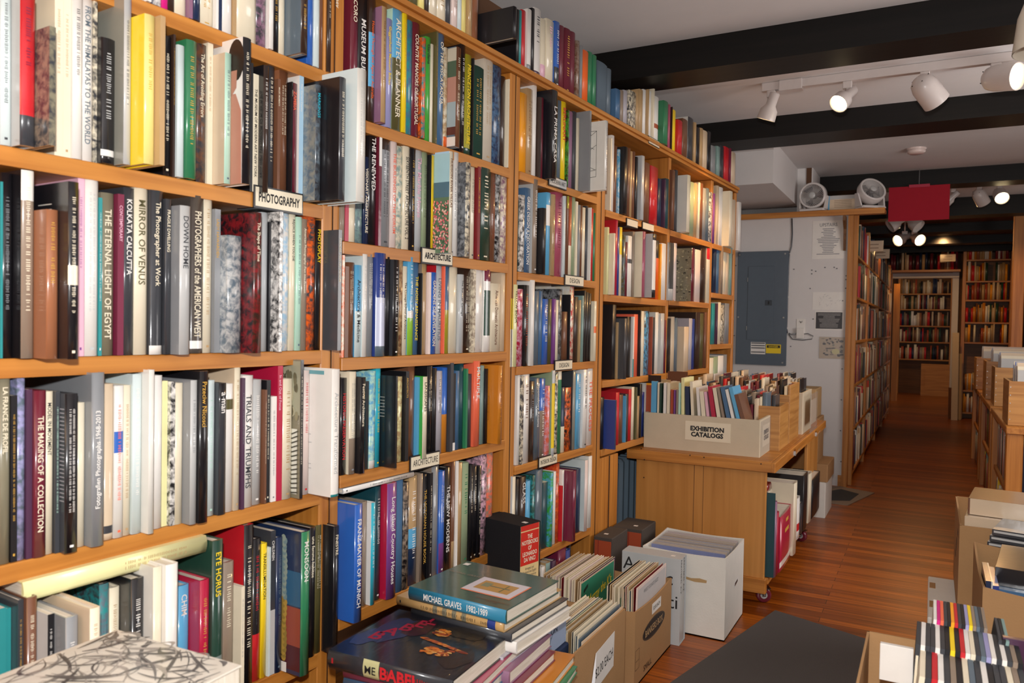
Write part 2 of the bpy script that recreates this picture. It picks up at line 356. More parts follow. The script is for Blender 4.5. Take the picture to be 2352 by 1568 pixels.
def cover_picture(kind, root, s):
    h = s['h']; g = MB(); y = -.0006; rr = random.Random(3)
    def R(x0, x1, z0, z1, c): g.poly([(x0, y, z0), (x1, y, z0), (x1, y, z1), (x0, y, z1)], c)
    if kind == 'portrait':
        g.poly(disc(-.024, h*.85, .026, .045, y), '2a1c16'); g.poly([(-.062, y-.0003, h*.78), (-.02, y-.0003, h*.78), (-.022, y-.0003, h*.66), (-.04, y-.0003, h*.6), (-.06, y-.0003, h*.64)], 'b07a66')
        g.poly([(-.045, y-.0003, h*.62), (-.024, y-.0003, h*.62), (-.006, y-.0003, h*.5), (-.003, y-.0003, 0), (-.07, y-.0003, 0), (-.075, y-.0003, h*.5)], 'b9806c')
        g.poly(disc(-.05, h*.735, .006, .004, y-.0006, 10), '1c120e')
    elif kind == 'monsoon':
        R(-.17, -.004, h*.48, h*.72, '2c5878'); R(-.17, -.004, h*.2, h*.47, '8a4030'); R(-.17, -.004, .01, h*.2, '4a1c24')
        for k in range(44): g.poly(disc(-.06+.004*sin(k*2.9), h*(.10+.0195*k), .008, .009, y-.0004-.00001*k, 8), ('a8883c', '8c7434')[k % 2] if k < 22 else ('6c8284', '879488')[k % 2])
        g.poly([(-.085, y-.0005, 0), (-.05, y-.0005, 0), (-.05, y-.0005, h*.07), (-.085, y-.0005, h*.07)], 'e0dcd4')
    elif kind == 'flowers':
        R(-.12, 0, h*.55, h*.98, '9fc4cc'); R(-.12, 0, h*.55, h*.7, '5f88a0'); R(-.12, 0, 0, h*.55, '5c7458')
        for k in range(420):
            g.poly(disc(-.11*rr.random(), h*(.5*rr.random()**1.0+.01), .003, .0035, y-.0004-.00001*k, 6), rr.choice(('d87a84', 'e8a090', 'c85a60', '3f5c40', 'e6c0b0')))
    elif kind == 'room':
        R(-.06, -.001, h*.86, h*.99, 'b9b2a0'); R(-.06, -.001, h*.7, h*.86, '4a5c48'); R(-.04, -.001, h*.45, h*.7, 'b08070'); R(-.06, -.04, h*.4, h*.8, 'd4cfc4')
        R(-.06, -.001, h*.2, h*.45, '9aa8ac'); R(-.06, -.001, h*.12, h*.2, '5c3024'); R(-.06, -.001, .002, h*.1, 'e0d8cc')
    elif kind == 'hair':
        R(-.2, -.001, h*.6, h*.99, '9a9a84')
        for k in range(60): g.poly(disc(-.012-.07*rr.random(), h*(.55+.4*rr.random()), .006, .012, y-.0004-.00001*k, 8), rr.choice(('8a8468', '6b664e', 'a8a288', '55503c')))
        R(-.06, -.01, .01, h*.5, 'd8d8cc')
        for k in range(14): g.poly([(-.07, y-.002, h*(.02+.03*k)), (-.005, y-.002, h*(.04+.034*k)), (-.005, y-.002, h*(.05+.034*k)), (-.07, y-.002, h*(.03+.03*k))], '44443c')
    elif kind == 'lines':
        for k in range(12):
            z = h*(.58-.035*k-(.03 if k > 3 else 0)-(.03 if k > 7 else 0)); R(-.13, -.13+.05+.01*sin(k*5), z, z+.0012, '9c9ca0')
        R(-.14, -.03, h*.955, h*.985, '6aa0a8')
    elif kind == 'stripes':
        for k in range(24):
            z = h*(.9-.025*k); R(-.035, -.004, z, z+.002, '9a9aa0')
    elif kind == 'script':
        for k in range(9): R(-.1, -.055, h*(.88-.03*k), h*(.885-.03*k), 'c8c4bc')
    elif kind == 'booktitle':
        for k in range(7): R(-.09+.01*(k % 2), -.04, h*(.76-.035*k), h*(.765-.035*k), 'b8b4ac')
    elif kind == 'plan':
        for k in range(4): R(-.07, -.04, h*(.6-.1*k), h*(.603-.1*k), '5a3010')
        R(-.07, -.069, h*.3, h*.6, '5a3010'); R(-.041, -.04, h*.3, h*.6, '5a3010')
    elif kind == 'orangepanel': R(-.1, -.012, h*.38, h*.82, 'e8a020'); R(-.016, -.004, h*.1, h*.16, 'c02030')
    elif kind == 'drawing':
        for a, q in (((-.04, .86), (-.11, .7)), ((-.04, .86), (-.04, .2)), ((-.11, .7), (-.05, .6)), ((-.11, .5), (-.04, .66)), ((-.11, .42), (-.045, .3)), ((-.12, .26), (-.04, .3)), ((-.12, .18), (-.04, .2)), ((-.11, .86), (-.04, .86))):
            p, r = Vector((a[0], y-.0005, a[1]*h)), Vector((q[0], y-.0005, q[1]*h)); d = (r-p).normalized(); nn = Vector((-d.z, 0, d.x))*.0007
            g.poly([p-nn, r-nn, r+nn, p+nn], '30302e'); g.poly([p-nn, p+nn, r+nn, r-nn], '30302e')
    elif kind == 'photo': R(-.055, -.015, h*.3, h*.65, '4a463e')
    elif kind == 'marble':
        for k in range(220): g.poly(disc(-.005-.16*rr.random(), h*(.01+.97*rr.random()), .002+.006*rr.random(), .002+.003*rr.random(), y-.0003-.00001*k, 6), rr.choice(('2c2a22', 'b0a888', '6c6650', '8f8a70')))
    if g.f: g.build('cover_picture', M_SATIN, root)
STUFF = MB()
def stuff_book(s):
    STUFF.M = book_matrix(s); soft = s.get('soft', False)
    b, bu = cover_faces(STUFF, s['t'], s['h'], s['w'], s['col'], s.get('side') or s['col'], s.get('bands', []), s.get('art'), 0, soft=soft)
    pages_faces(STUFF, s['t'], s['h'], s['w'], b, bu, soft, 2); STUFF.M = None

ROWS = {}     # row key -> where it is, in words
ROWS.update({'1R1': 'on the top shelf at far left', '1A': 'on the shelf above the PHOTOGRAPHY sign', '1B': 'on the shelf under the PHOTOGRAPHY sign',
 '1C': 'on the left shelf of mostly white books', '1D': 'on the lowest left shelf', '2T': 'standing on top of the bookcases', '21': 'on the second bookcase, top shelf',
 '22': 'on the shelf with the upper ARCHITECTURE sign', '23': 'on the shelf under the upper ARCHITECTURE sign', '24': 'on the shelf with the lower ARCHITECTURE sign',
 '25': 'on the shelf under the lower ARCHITECTURE sign', '31': 'on the shelf with the MODERN ART sign', '32': 'on the shelf with the upper DESIGN sign',
 '33': 'on the shelf with the lower DESIGN sign', '34': 'on the shelf with the INTERIOR DESIGN sign', '35': 'on the shelf under the INTERIOR DESIGN sign',
 '36': 'below the third bookcase', '41': 'on the fourth bookcase, top shelf', '42': 'on the fourth bookcase, second shelf', '42c': 'on the fourth bookcase, narrow end bay',
 '43': 'on the fourth bookcase, third shelf', '43c': 'on the narrow end bay, third shelf', '43d': 'on the narrow end bay, lowest shelf', '44': 'on the shelf above the radiator',
 '51': 'in the lower shelf of the wheeled cart'})
def load_rows(text):
    row = None; rnd = random.Random(11)
    for ln in text.strip().split('\n'):
        if ln[0] == '#':
            k, z, dep, o = ln[1:].split(); row = dict(k=k, z=float(z), dep=float(dep), end=None, px=None, plane=CARTP if k == '51' else WALL)
            O = [float(q) for q in o[1:].split(',')]; continue
        if ln[0] == '@': O = [float(q) for q in ln[1:].split(',')]; continue
        title = None
        if '|' in ln: ln, title = ln.split('|', 1)
        tk = ln.split(); xl, xr, yt = (float(q) for q in tk[:3]); ox, oy, sc = O
        xl = ox+xl/sc; xr = ox+xr/sc; yt = oy+yt/sc; cc = tk[3].split('/')
        s = dict(col=cc[0], tcol=cc[1] if len(cc) > 1 else None, bands=[], row=row['k'])
        if title: s['safe'] = title[0] == '!'; s['title'] = title.lstrip('!')
        gap = False
        for q in tk[4:]:
            if q == 'g': gap = True
            elif q == 'm': s['matte'] = True
            elif q == 'up': s['up'] = True
            else:
                p = q.split(':')
                if p[0] == 'a': s['art'] = p[1]
                elif p[0] == 'c': s['side'] = p[1]
                elif p[0] == 'b': s['bands'].append((float(p[1]), float(p[2]), p[3]))
                elif p[0] == 'pic': s['pic'] = p[1]
                elif p[0] == 'k': s['k'] = float(p[1])
        P = row['plane']; off = rnd.uniform(-.010, .004)
        if title and title.startswith('FRANZ'): off = .06
        ym = 750
        if row['end'] is None or gap: s0 = P.hit(xl, ym, off)[0]
        else:
            if xl-row['px'] > 3.5:
                lo, hi = off, .125
                for _ in range(24):
                    mid = (lo+hi)/2
                    if P.hit(xl, ym, mid)[0] > row['end']: lo = mid
                    else: hi = mid
                off = lo
            s0 = max(row['end'], P.hit(xl, ym, off)[0]-.003)
        if row['k'] == '51': s0 = max(s0, 3.646)
        s1 = max(P.hit(xr, ym, off)[0], s0+.004)
        ztop = P.hit((xl+xr)/2, yt, off)[1]
        h = max(.1, ztop-row['z']-.001)
        if row['k'] == '25' and s0 < 1.8: h = min(h, .331)
        s.update(t=s1-s0-.0006, h=h, w=min(row['dep']-.005, max(.12, h*rnd.uniform(.7, .82)))+max(off, 0), loc=P.pt(s0+.0003, row['z']+.0008, off), rot=(0, 0, -P.th),
                 area=(xr-xl+.3*min(40, max(0, xl-(row['px'] or xl))))*h*F_PX/((P.pt(s0, 0)-CAMP).dot(fw)))
        s['soft'] = s['t'] < .016 and rnd.random() < .6
        row['end'] = s1; row['px'] = xr
        SPECS.append(s)

DATA = '''
#1R1 1.902 0.30 @0,0,3.92
1150 1290 -400 white
1290 1345 -420 white
1345 1440 -350 navy a:white
1445 1495 -380 magenta
1497 1555 -400 darkbrown/rust
1558 1660 -380 cream
1660 1715 -420 mauve
1715 1785 -360 navy
1785 1905 -420 cream/gold
1905 1945 -420 white
1945 1975 -350 navy
@500,0,3.92
10 110 -380 white
110 145 -420 tan
145 330 -440 cream/charcoal
330 415 -400 charcoal a:mauve
415 480 -420 white
480 528 -350 black/gold
528 580 -330 cream
725 785 -430 darkbrown/gold c:slate
785 835 -380 blue
835 893 -400 ice
893 930 -400 brown
930 995 -360 darkbrown/cream
1003 1085 -420 darkbrown/cream |Boyle's Journey
#1A 1.562 0.30 @0,0,3.92
0 100 -150 ice/charcoal
180 318 -60 red/wine c:silver b:0:.2:charcoal
435 495 235 olivegrey a:charcoal c:taupe
497 560 -60 cream/tan
560 630 -40 cream/tan
630 740 -90 white/charcoal
740 830 -100 white/slate |FROM THE HIMALAYAS TO THE WORLD
830 865 -100 charcoal a:cream
905 1030 340 black/silver up b:.06:.11:white
1105 1172 -60 silver/charcoal c:taupegrey
1290 1385 125 yellowpale/gold c:yellow
1425 1472 135 tan
1472 1530 320 black/cream
1530 1565 300 darkbrown/gold
1585 1650 400 ice
1665 1760 355 green/gold c:green
1770 1845 390 charcoal/cream a:brown |The Art of Avoiding Errors
1845 1900 335 cream/tan
2010 2070 470 mint/slate c:beige
2170 2245 330 black/cream pic:portrait c:white
@500,0,3.92
285 300 560 black
300 350 660 cream/black |THE MUSEUM OF MODERN ART NEW YORK
395 445 580 darkbrown/white c:black
445 495 540 charcoal/cream
500 545 700 brown/cream |!MAGIC MOMENTS
548 615 630 brown/cream c:copper
615 655 720 black/cream |!SHADES OF LA
655 700 740 maroon/coral |!ZAMBIA
708 752 668 sky/white c:white |!Four Corners Country
865 915 755 charcoal/cyan a:slate c:taupegrey |!MARKINGS
1078 1135 685 charcoal/cream c:black
1248 1320 610 palewhite/silver c:ice
#1B 1.193 0.31 @0,380,3.267
0 22 120 teal
22 95 55 black/grey
160 258 35 taupe/cream b:.84:1:white c:black
350 440 330 copper/gold c:copper
512 592 120 black/cream b:.42:.53:cream c:black pic:script
592 630 95 pink/purple
635 740 85 white/silver c:pink
742 765 240 teal/white
768 858 205 olivegrey/cream |!THE ETERNAL LIGHT OF EGYPT
862 928 212 wine/pink |CONTEMPORARY
930 1006 165 charcoal/white |!KOLKATA CALCUTTA
1012 1112 170 cream/olive |!MIRROR OF VENUS
1127 1225 185 charcoal/cream b:0:.055:white |The Photographer at Work
1237 1285 250 charcoal/cream |!FRAGILE DWELLING
1350 1430 300 silver/charcoal c:grey |!DOWN HOME
1440 1530 225 darktaupe/cream b:.03:.08:white |PHOTOGRAPHERS of the AMERICAN WEST
1534 1590 225 cream/tan
1594 1650 325 grey/gold |LADY HAWARDEN
1708 1820 525 silver a:slate c:silver
@460,400,3.267
400 460 285 darkbrown/cream a:darkred c:black |!The Shape of Time
460 505 285 icegrey
506 526 355 black/white |!AT WORK IN THE FIELDS OF THE BOMB
588 614 280 white a:black c:white
616 664 275 sky a:white
666 712 262 cream/black |!REJOICE WHEN YOU DIE
712 760 318 mint/slate
763 800 335 taupe/cream |!American Photography: Past into Present
800 864 298 orange a:charcoal |!SPLIT
868 910 345 black/yellow |!PHOTOPLAY
1030 1056 415 charcoal/cream c:charcoal2 |PARADISE   FRYE ART MUSEUM
#1C 0.831 0.31 @0,820,3.136
0 78 120 olivegrey/cream |!LA FRANCE DE PROFIL
82 128 275 black/gold
130 184 145 lavender a:slate
187 236 232 plum
252 340 240 maroon/cream c:maroon |!THE MAKING OF A COLLECTION
342 388 245 cream/black |!MODEL IN MOVEMENT
390 435 245 charcoal/mint
476 570 262 black/white c:charcoal pic:stripes
572 618 325 cream
668 762 110 grey/white c:grey up |Fotografien Photographs 1968-2013
764 826 190 beige b:.04:.09:charcoal
828 900 205 white/coral b:.56:.7:blue
902 950 200 cream/tan
952 1030 120 ice/white
1078 1120 90 palewhite c:palewhite
1122 1178 130 white
1178 1212 170 paleyellow
1214 1268 175 black a:white
1270 1326 185 cream
1380 1430 165 silver/grey c:grey
1445 1510 100 black/gold c:black |!Przeciw Nicosci
1512 1556 165 ice/mint
1585 1640 185 charcoal/white b:.85:1:black |a man
1642 1690 190 white b:.8:.88:olive
1692 1740 60 cream/tan c:beige
1742 1772 150 plum/grey
@500,820,3.336
187 285 140 white/charcoal |!TRIALS AND TRIUMPHS
287 348 170 silver/white
350 386 250 brown/cream
388 412 175 black/cream
414 460 300 white/grey
462 505 66 crimson/pink c:crimson |!In and Out of Focus
508 588 165 cream/tan
640 664 20 black/cream c:olivegrey pic:hair
672 716 100 whitepink/red c:white
888 950 92 white/silver c:white pic:lines b:0:.02:teal |!Architecture Transformed
#1D 0.410 0.31 @0,1160,3.36
0 56 792 teal c:teal
60 92 790 teal
145 190 725 charcoal/gold c:charcoal
215 298 705 brown/cream
375 430 835 black/white c:silver b:.25:.5:red
520 620 855 grey/white c:grey
722 790 785 cream/tan c:beige
792 858 600 slate a:teal c:charcoal
862 940 628 cream/tan
1030 1130 560 black/white c:black
1200 1270 470 cream c:palewhite
1300 1396 448 white c:white
1402 1482 610 skyblue/white |!CHIM
1565 1640 570 crimson/gold c:crimson
1660 1745 265 darkgreen/yellow c:darkgreen b:.0:.32:skyrust |!EYE HORUS
1750 1830 430 taupe/cream
1882 1910 620 cream/grey c:cream
1914 1980 145 black/cream c:red
1982 2038 252 black/red b:0:.33:red
2042 2084 288 yellow/black |!TRANSILLUMINATION
2086 2110 320 ice
2112 2146 190 charcoal/white b:0:.45:silver |!CHILDREN
2150 2206 242 navy/slate
@650,1120,3.5
175 245 345 green/white c:navy pic:monsoon |!MONSOON
247 288 312 black/cream |!une femme habitee
290 342 292 olive/cream
433 476 300 black/cream c:black |!FINESTRE
#2T 2.187 0.27 @820,0,3.92
440 515 -300 olive
515 570 -280 yellowpale
570 612 -300 darkbrown
612 685 -320 cream
685 765 -300 cream/tan
765 805 -330 charcoal/white
805 870 -310 whitepink/brown
870 905 -290 ice/black
905 945 -320 yellowpale
950 998 -360 tan
1002 1055 -300 copper
1370 1398 62 black/gold c:black
1398 1420 55 black/gold
1422 1440 60 teal
1442 1478 60 red
1480 1530 45 white b:0:.1:grey
1532 1556 40 black
1558 1615 45 white/charcoal b:.0:.08:plum
1617 1660 140 cream b:0:.25:pink
1662 1732 145 cream/pink
1736 1785 160 blue/white b:0:.3:charcoal
1787 1826 200 maroon/gold m
1828 1884 225 maroon/gold m
1886 1924 255 maroon/gold m
1926 1964 330 taupe a:brown
1966 1990 375 grey
1992 2044 425 orange m
2046 2080 438 green/gold m
2082 2118 465 green/gold m
2128 2214 535 slate m
2216 2252 590 slate m
@1140,160,3.92
1040 1082 150 steel m
1084 1110 160 taupe
1112 1145 160 lavgrey
1150 1224 165 cream a:charcoal
1226 1250 158 tan
1252 1284 150 tan
1286 1310 150 white
1312 1336 140 tan/orange
1338 1358 165 white/orange
1360 1386 135 cream
1388 1426 215 white b:.3:.4:rust
1470 1512 255 green m
1514 1532 285 rose
1534 1546 300 darkbrown
1548 1580 335 yellow
1600 1642 430 red
1644 1688 420 brown
1692 1738 405 charcoal c:palewhite
1740 1768 445 tan
1770 1798 495 black
1800 1828 500 tan
1830 1868 525 beige
1870 1900 530 black
1905 1945 665 grey g
1948 1984 665 tealgrey
1986 2018 665 charcoal
2020 2064 672 red
2066 2084 680 wine
2088 2124 720 beige
#21 1.813 0.29 @500,0,3.92
1170 1240 -100 maroon/cream |!CORO
1242 1320 -60 black/white |!MUSEUM BUILDERS
1322 1392 -40 darkbrown/orange b:.28:.72:skyblue |!Houses Through the Ages in Australia
@820,0,3.92
192 236 40 tan/brown c:mauve
238 290 150 lavender/yellow |Guggenheim Museum Bilbao
300 380 40 skyblue/cream b:0:.58:olive c:mint |ARCHITECT & PLANNER
382 420 45 yellow/gold
422 470 165 teal a:steel
474 535 185 maroon/cream |!COUNTRY MANORS OF PORTUGAL
556 590 320 teal a:orange c:brown
592 634 315 leaf/black |!Gardens
636 658 380 cream
662 694 250 olive/gold
697 756 285 steel/cream |!OF THE PISCATAQUA
758 788 410 cream a:tan b:0:.1:orange
860 905 405 brown/cream c:slate pic:room
907 944 360 black/white
947 1004 475 olivegold/yellow b:0:.06:darkgreen |!PRINCETON ARCHITECTURE
1006 1016 500 black
1020 1114 580 darkgreen/gold m
1118 1195 470 linen/tan m c:linen
1198 1270 575 steel a:navy
1272 1308 670 darkbrown
1310 1336 685 cream
#22 1.479 0.29 @460,400,3.267
1045 1078 195 taupe
1082 1105 200 crimson
1107 1158 190 cream/slate |!Contemporaries
1160 1213 190 slate a:tealgrey
1215 1256 -135 navy/cream |!VISIONARY ARCHITECTURE
@820,0,3.92
102 165 1160 black/white |!THE RENEWED
167 205 1175 maroon b:.7:1:white
207 290 1190 grey/charcoal b:.85:1:darkbrown
292 345 1240 whitepink/coral |!THE BUILDINGS OF THE FORUM
347 397 1310 cream a:tealgrey
399 462 1310 cream/black |!SIXTEENTH STREET ARCHITECTURE VOL. 2
464 513 1330 black/gold
515 575 1345 icegrey/pink |!The Marble House
577 620 1360 sage/black
622 642 1380 black
644 680 1390 yellow
812 850 1355 cream/brown c:sky pic:flowers |!HUDSON RIVER VILLAS
852 905 1365 white/slate
965 1010 1455 cream/grey c:grey a:charcoal
1012 1048 1495 cream/charcoal
1050 1094 1490 darkred/yellow
1096 1194 1505 darkgreen/cream
1196 1236 1505 brown/rust
1238 1284 1530 black a:silver
1286 1338 1540 cream a:mauve
#23 1.171 0.29 @460,400,3.267
1062 1080 605 orange a:cream
1084 1112 690 brown/gold |!eva
1114 1158 660 brown/cream c:brown
1160 1212 680 skyblue/black b:0:.5:ice |!Architecture & Medicine
1214 1254 598 white/silver c:ice
1257 1300 600 grey/white
1322 1396 590 navyblue/white b:0:.57:lavwhite b:0:.1:slate
1398 1424 620 black/cream
1450 1494 640 black/white c:charcoal
1496 1520 640 brown a:tan
1522 1554 690 cream/black |!The Chicago School of Architecture
1556 1604 620 skyblue/white b:0:.38:lime b:.38:.45:white
1606 1640 658 steel/yellow |!THE NOISY RENAISSANCE
1642 1664 740 black/cream |!PICTURESQUE COUNTRY SEATS
1667 1699 665 tan c:taupe
1701 1729 735 whitepink
1732 1774 735 blue/cream |!GARDENS OF REVELATION
1776 1815 680 icegrey/slate c:red |!LIVING IN MAURITIUS
1817 1834 662 coral
1837 1870 690 olivegold b:.5:1:steel
1873 1932 690 cream
1935 1980 750 icegrey/charcoal |!The Summer Cottage
1983 2030 700 darkbrown/cream
2032 2064 700 cream a:taupe
2067 2125 700 white
2127 2184 715 white b:.2:.75:darkgreen b:.86:1:wine
2186 2260 820 cream/brown |!American Domestic Architecture
2262 2290 720 beige
#24 0.8585 0.29 @500,800,3.336
955 1002 225 black/red |!HISTORIC PRESERVATION
1022 1074 178 cream/grey c:cream b:.0:.35:taupe
1106 1146 220 black/cream c:black |!Festival Architecture
1148 1166 250 black/cream
1168 1225 172 mint a:skyblue b:0:.08:white
1227 1260 140 cyan/yellow
1372 1386 210 black c:black pic:booktitle
1388 1430 215 tan a:paleyellow
1432 1474 175 black/gold |!ARCHITECTS
1477 1524 130 brown
1526 1556 220 skyblue/red
1585 1620 215 cream/black c:leaf |LANDSCAPES
1622 1660 135 black/cream
1662 1690 150 black/gold
1692 1736 172 lavgrey/grey
1738 1775 145 blue b:0:.45:ochre
1777 1815 110 charcoal
1817 1832 190 black b:0:.1:white
1834 1866 170 steel
1868 1896 95 tealdark c:tealdark
1898 1926 155 green
1928 1960 195 charcoal
1980 2027 95 coral/white c:coral |!MULTIPLE
2029 2054 130 tealgrey/black
2056 2084 155 black/cream |!BUILDING & AMERICAN IDENTITY
2165 2196 130 ochre/brown c:ochre pic:plan
#25 0.477 0.30 @500,800,3.336
1077 1136 1190 blue/white c:blue k:.75 |FRANZ MAYER OF MUNICH
1138 1168 1165 taupe
1200 1234 1175 cyan/white c:white
1237 1276 1050 tealdark/white
1326 1400 1020 purple/white c:crimson |!Long Island Country Houses
1402 1446 985 steel m
1450 1492 1020 black a:taupe
1497 1558 970 tan/white b:0:.34:nightblue b:.34:.52:skyblue
1560 1594 955 taupe
1597 1630 950 black/gold |!THE VICTORIAN HOUSE BOOK
1632 1668 950 black/cream
1670 1720 870 grey c:taupe
1722 1766 935 blue/white b:0:.3:purple
1768 1812 905 black/white |!THE NEW MODERNS
1814 1844 840 brown b:0:.25:tan
1846 1864 860 white
1866 1898 870 tan
1902 1950 870 sage/green m
1953 1982 885 black/cream
1984 2013 890 black/cream
2015 2044 895 black/cream
2046 2090 748 pink a:charcoal
2092 2136 740 coral a:taupe
#31 1.817 0.28 @1140,160,3.92
185 250 195 amber
252 300 155 tan/brown
304 334 85 white c:white
336 372 225 darkbrown/white |!the figurative impulse
374 398 235 maroon/cream
474 525 165 black/white c:nightblack |!LA PRIMA CASA
527 556 260 slate
558 600 270 yellow/red |!BERLINART
602 622 340 black a:leaf
624 662 360 mauve/rose
664 694 360 charcoal
697 720 420 cream
806 820 350 grey c:grey pic:orangepanel
950 976 440 palewhite/grey c:palewhite pic:drawing
#32 1.457 0.28 @1140,160,3.92
158 192 1170 darkgreen
194 246 1120 white a:charcoal
249 296 1060 steel/white |!GREEK DESIGN & DECORATION
318 362 980 taupe/white c:silver
405 438 1240 black/gold c:black |!NEW TENDENCIES IN ART
442 476 1100 skyblue b:.6:.85:white
479 520 1115 tan/brown
524 586 1090 rose/wine
590 612 1130 ice
614 640 1130 brown/gold b:.85:1:olivegold
643 668 1140 rust b:0:.4:cream
670 698 1140 sage
700 716 1180 cream
718 744 1210 grey
746 762 1215 brown
764 790 1235 cream/brown
792 812 1220 charcoal
814 834 1230 white
836 864 1245 red/white
866 893 1285 green
#33 1.114 0.28 @1140,500,3.92
128 150 725 yellow b:0:.55:white
152 194 600 paleyellow/black |!YELLOW BOOK
197 246 640 crimson a:pink b:.8:1:crimson
250 300 605 black/rust
316 348 560 white c:white
352 390 660 slate/white
392 420 660 steel
424 474 730 blue/cream
476 505 730 olive
507 540 730 purple
542 562 740 cream/brown
564 598 640 black a:grey
605 650 845 brown
652 666 690 black
668 704 600 red a:cream c:white
707 744 710 darkbrown
746 764 740 tan
766 790 700 tealgrey
792 810 655 black/red
812 834 670 black/red
836 858 680 black/cream
884 906 750 cream c:cream b:.47:.58:orange
#34 0.752 0.28 @1140,820,3.267
172 192 120 white c:white
194 216 140 cream a:charcoal
220 265 122 white/brown
268 304 180 darkbrown/grey
308 344 155 slate/white |!Bloomsbury Rooms
346 384 160 blue/white b:.0:.6:taupe
386 418 215 coral a:pink
432 455 98 icegrey c:sage b:.1:.85:yellow
457 478 90 cream a:charcoal
480 505 92 green b:.88:1:cream
507 532 225 navy b:.0:.4:cream
534 580 225 black a:orange
590 610 85 taupegrey/cream c:charcoal
616 652 125 skyblue/white
668 700 92 white/black c:white
702 740 66 white/coral c:orange |!THE PROCESS
#35 0.395 0.28 @1140,820,3.267
88 116 900 black/cream
118 143 890 icegrey/charcoal
145 172 890 cream/brown
174 200 900 black
203 252 890 darkbrown/white |!GLASS
254 286 920 skyblue/white
288 320 880 darkgreen a:teal
330 376 835 slate c:slate
378 416 930 tealdark c:cream
420 456 860 leaf a:skyblue
458 474 850 white
478 500 790 rust a:orange c:red
502 520 960 red
522 536 840 white
604 630 845 wine c:wine
632 662 830 navy
692 716 765 whitepink/coral c:ice
722 746 735 white/slate |!PATINA MODERN
#41 1.776 0.28 @1140,160,3.92
1000 1010 600 cream
1012 1036 575 white
1038 1064 670 brown/gold
1066 1090 700 ice a:skyblue
1126 1160 680 black c:black
1162 1182 690 brown/gold
1184 1200 720 tan
1202 1226 722 brown
1228 1252 770 black
1285 1312 760 icegrey c:icegrey
1314 1360 825 brown/gold
1366 1434 860 red
1438 1468 970 nightblue
1470 1502 970 plum
1504 1534 970 tealdark
1562 1588 890 brown
1590 1612 890 charcoal
1698 1726 935 cream c:palewhite
1728 1760 1000 sage
1762 1788 1010 tan
1790 1814 1000 cream
1816 1840 1010 brown
1843 1868 1055 grey
1870 1896 1055 slate
1898 1926 1090 white a:charcoal
1928 1950 1100 purple
1962 1984 1030 beige g
1986 2018 1045 white
2080 2106 1080 cream c:cream pic:photo
2108 2140 1160 beige
2160 2186 1180 white
#42 1.405 0.27 @1140,500,3.92
988 1005 80 paleyellow
1045 1062 135 cream c:cream
1064 1082 0 crimson c:red
1084 1100 80 navyblue
1102 1124 80 yellow/navy b:0:.6:cream
1126 1156 150 slate a:olive
1158 1174 215 maroon
1176 1215 160 white b:.55:.62:charcoal
1218 1238 120 taupe
1310 1338 120 rose c:cream
1400 1432 140 white c:silver b:0:.12:black b:.9:1:black
1434 1456 200 orange b:.7:1:black
1458 1480 230 amber
1482 1522 228 white
1548 1592 222 charcoal b:0:.2:silver c:silver
1594 1618 225 whitepink/red
1752 1778 270 maroon c:olivegrey pic:marble
1785 1832 285 whitepink
1835 1880 250 darkbrown
1884 1918 270 cream b:.8:1:red
#42c 1.478 0.27 @1140,500,3.92
1950 1975 240 nightblue
1977 2000 240 steel
2002 2036 250 taupe
2038 2062 270 cream
2064 2086 275 beige
2088 2116 265 tealgrey
#43 1.024 0.27 @1140,500,3.92
1050 1086 782 black c:black
1088 1102 940 tan
1160 1186 905 charcoal c:charcoal2
1188 1222 890 black
1224 1244 890 white b:.0:.3:teal
1246 1284 868 coral
1286 1308 830 black
1310 1340 840 cream/black
1342 1384 840 skyblue a:charcoal
1386 1408 890 rust
1410 1438 895 charcoal
1440 1468 850 palewhite
1490 1520 860 silver c:silver
1522 1534 920 maroon
1542 1580 905 black/gold
1582 1612 890 beige
1614 1640 900 slate
1700 1742 980 beige c:beige
1744 1770 905 lavgrey
1772 1792 910 navyblue
1794 1842 850 darkbrown
1844 1872 860 olive
1874 1902 850 brown
#43c 1.163 0.27 @1140,500,3.92
1944 1972 770 teal
1974 1998 770 plum
2000 2026 760 cream
2028 2056 780 black a:cream
2058 2100 770 grey
#43d 0.86 0.2 @1140,500,3.92
1935 1970 1260 cream
1972 2010 1250 sage
2012 2060 1240 white
2062 2090 1230 grey
#44 0.720 0.27 @1140,820,3.267
800 828 300 black c:black
905 915 320 navy c:navyblue
917 942 262 red/white
944 970 280 brown
972 986 290 skyblue
988 1010 275 charcoal
1012 1032 240 red
1034 1052 222 cream
1054 1070 225 olive
1072 1092 290 tan
1094 1110 200 black c:black
1112 1128 260 navyblue
1130 1158 190 white
#36 0.14 0.2 @1180,1220,7.84
392 448 640 cream
450 492 590 whitepink b:.6:.9:teal
496 580 600 white/charcoal
604 660 590 white
664 760 520 tealgrey c:tan
790 858 480 plum
862 896 500 darkred
900 1038 262 wine c:wine b:.25:.55:cream
1042 1112 290 navyblue
#51 0.135 0.26 @1740,1020,3.918
122 186 450 tealdark
190 224 482 mauve
226 244 560 crimson
262 356 545 crimson/gold c:crimson b:.07:.17:white
376 404 300 cream/olive
408 430 425 white b:.2:.38:red
434 454 470 charcoal
458 496 225 black
508 532 215 cream
534 604 240 black
'''

